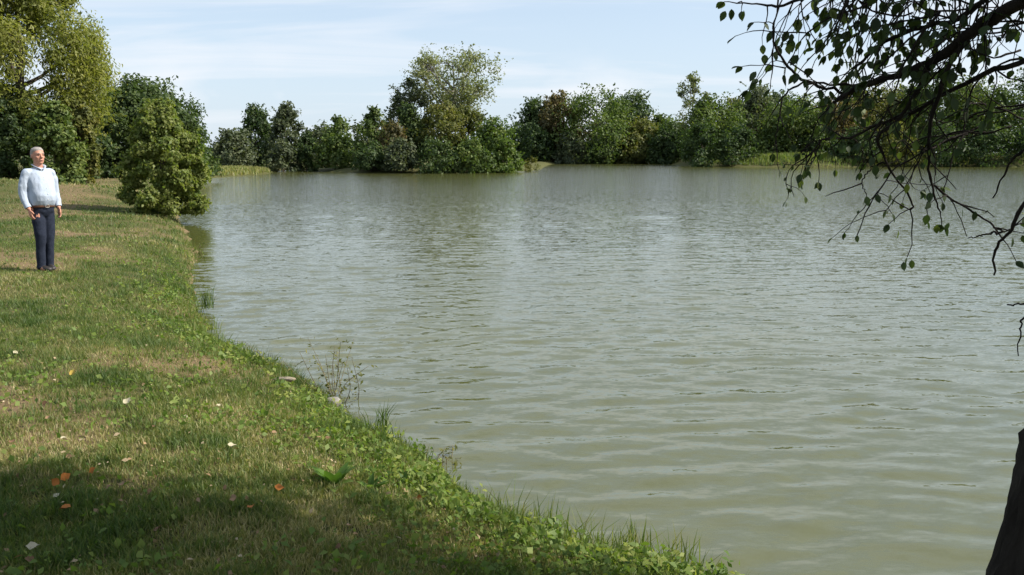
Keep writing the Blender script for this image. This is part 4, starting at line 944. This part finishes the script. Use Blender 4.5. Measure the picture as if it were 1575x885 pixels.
# fallen leaves
def fl_mat(n_, c): return plain(n_, c, .8, tuple(v * .75 for v in c), 25, .2, 60)
FL = {'cream': fl_mat('dead_leaf_cream', (.42, .38, .26)), 'yellow': fl_mat('dead_leaf_yellow', (.42, .30, .06)), 'orange': fl_mat('dead_leaf_orange', (.42, .15, .03)), 'brown': fl_mat('dead_leaf_brown', (.17, .095, .05)), 'pink': fl_mat('dead_leaf_tan', (.28, .18, .10))}
dV = LV.copy(); dV[:, 2] += .5 * (dV[:, 0] - .45) ** 2 + .35 * dV[:, 1] ** 2 + .35 * np.sin(dV[:, 0] * 7) * dV[:, 1]; dV[:, 1] *= 1 + .25 * np.sin(dV[:, 0] * 19 + 1)
flm = {k: mesh_np('fallen_leaf', dV, [LQ, LT], None, True, [v]) for k, v in FL.items()}
leaves_ = [
 (190, 622, 'cream', .10, 'big cream fallen leaf lying alone in the sunlit grass'), (108, 578, 'yellow', .11, 'bright yellow fallen leaf left of the big cream one'),
 (20, 541, 'cream', .08, 'pale fallen leaf nearest the left edge, level with the bank’s bend'), (48, 547, 'cream', .07, 'pale fallen leaf right of the one at the left edge'),
 (109, 729, 'orange', .09, 'bright orange fallen leaf on the edge of the shade, topmost of its cluster'), (92, 746, 'orange', .08, 'dark orange fallen leaf in the middle of the orange cluster'), (95, 758, 'cream', .07, 'cream fallen leaf among the orange ones'), (96, 781, 'orange', .10, 'large orange-red fallen leaf, lowest of the orange cluster'),
 (74, 620, 'brown', .07, 'brown fallen leaf on the bare earth at the left'), (70, 645, 'pink', .06, 'tan fallen leaf below the brown one on bare earth'), (14, 682, 'brown', .07, 'dark brown fallen leaf at the left edge above the shade'), (93, 674, 'cream', .06, 'small cream fallen leaf above the shade at the left'), (104, 699, 'pink', .06, 'tan fallen leaf just above the orange cluster'),
 (148, 720, 'orange', .07, 'orange fallen leaf a little right of the orange cluster'), (172, 747, 'pink', .06, 'tan fallen leaf in the shade right of the orange cluster'), (190, 741, 'pink', .06, 'second tan fallen leaf in the shade, the right one of two'),
 (350, 685, 'cream', .08, 'pale curled fallen leaf in the grass below the pale stone'), (333, 624, 'cream', .06, 'pale fallen leaf right of the big cream one'), (283, 640, 'cream', .05, 'small cream fallen leaf between two larger pale ones'), (422, 750, 'orange', .08, 'orange fallen leaf left of the largest weed'), (418, 664, 'pink', .06, 'tan fallen leaf in sunlit grass above the largest weed'), (500, 674, 'brown', .06, 'brown fallen leaf below the pale stone near the water'),
 (62, 840, 'cream', .09, 'pale fallen leaf in deep shade near the lower left corner'), (45, 855, 'brown', .07, 'brown fallen leaf in deep shade, lowest at the left'), (250, 810, 'brown', .07, 'brown fallen leaf in the deep shade, left of the middle'), (392, 777, 'orange', .07, 'orange fallen leaf on the shade edge left of the largest weed'), (360, 772, 'pink', .07, 'tan fallen leaf on the shade edge, leftmost of a pair'), (650, 765, 'orange', .06, 'orange fallen leaf right of the broad-leaved weeds'), (525, 843, 'brown', .07, 'brown fallen leaf in deep shade below the largest weed'),
]
for q, (px, py, k, s, lab) in enumerate(leaves_):
    g = gp(px, py, 0)
    for _ in range(4): g = gp(px, py, hz(g[0], g[1]) + .05)
    o = link('fallen_leaf', flm[k], None, (g[0], g[1], hz(g[0], g[1]) + .05)); o.rotation_euler = (Matrix.Rotation(rng.normal(.45, .3), 3, 'X') @ Matrix.Rotation(rng.normal(0, .3), 3, 'Y') @ Matrix.Rotation(rng.uniform(0, 6.28), 3, 'Z')).to_euler(); o.scale = (s * .62, s * .75, s * .9)
    tag(o, lab, 'leaf', 'fallen leaves on the grass')

# small bits of leaf litter strewn through the turf
x, y, d = zone(5200, 2.6, 9, .3, 5); k = d > .3; x, y = x[k], y[k]; nn = len(x); k = rng.random(nn) < .5 * fbm(x * .9, y * .9, 15) ; x, y = x[k], y[k]; nn = len(x)
P = np.stack([x, y, height(x, y) + .02 + .03 * rng.random(nn)], 1)
V, F = leaf_quads(rng, P, rng.normal(size=(nn, 3)) * .5 + np.array([0, -.3, 1]), .012 + .03 * rng.random(nn) ** 2, .6)
M['litter'] = leaf_mat('leaf_litter', [(0, (.12, .07, .035)), (.5, (.30, .20, .11)), (.85, (.45, .36, .24)), (1, (.55, .50, .38))], trans=.15, gloss=.02)
tag(link('leaf_litter', mesh_np('leaf_litter', V, F, {'tint': ('FACE', rng.random(nn) * .88)}, False, [M['litter']])), 'tiny dry bits of leaf litter scattered through the near turf', 'leaf litter', kind='stuff')
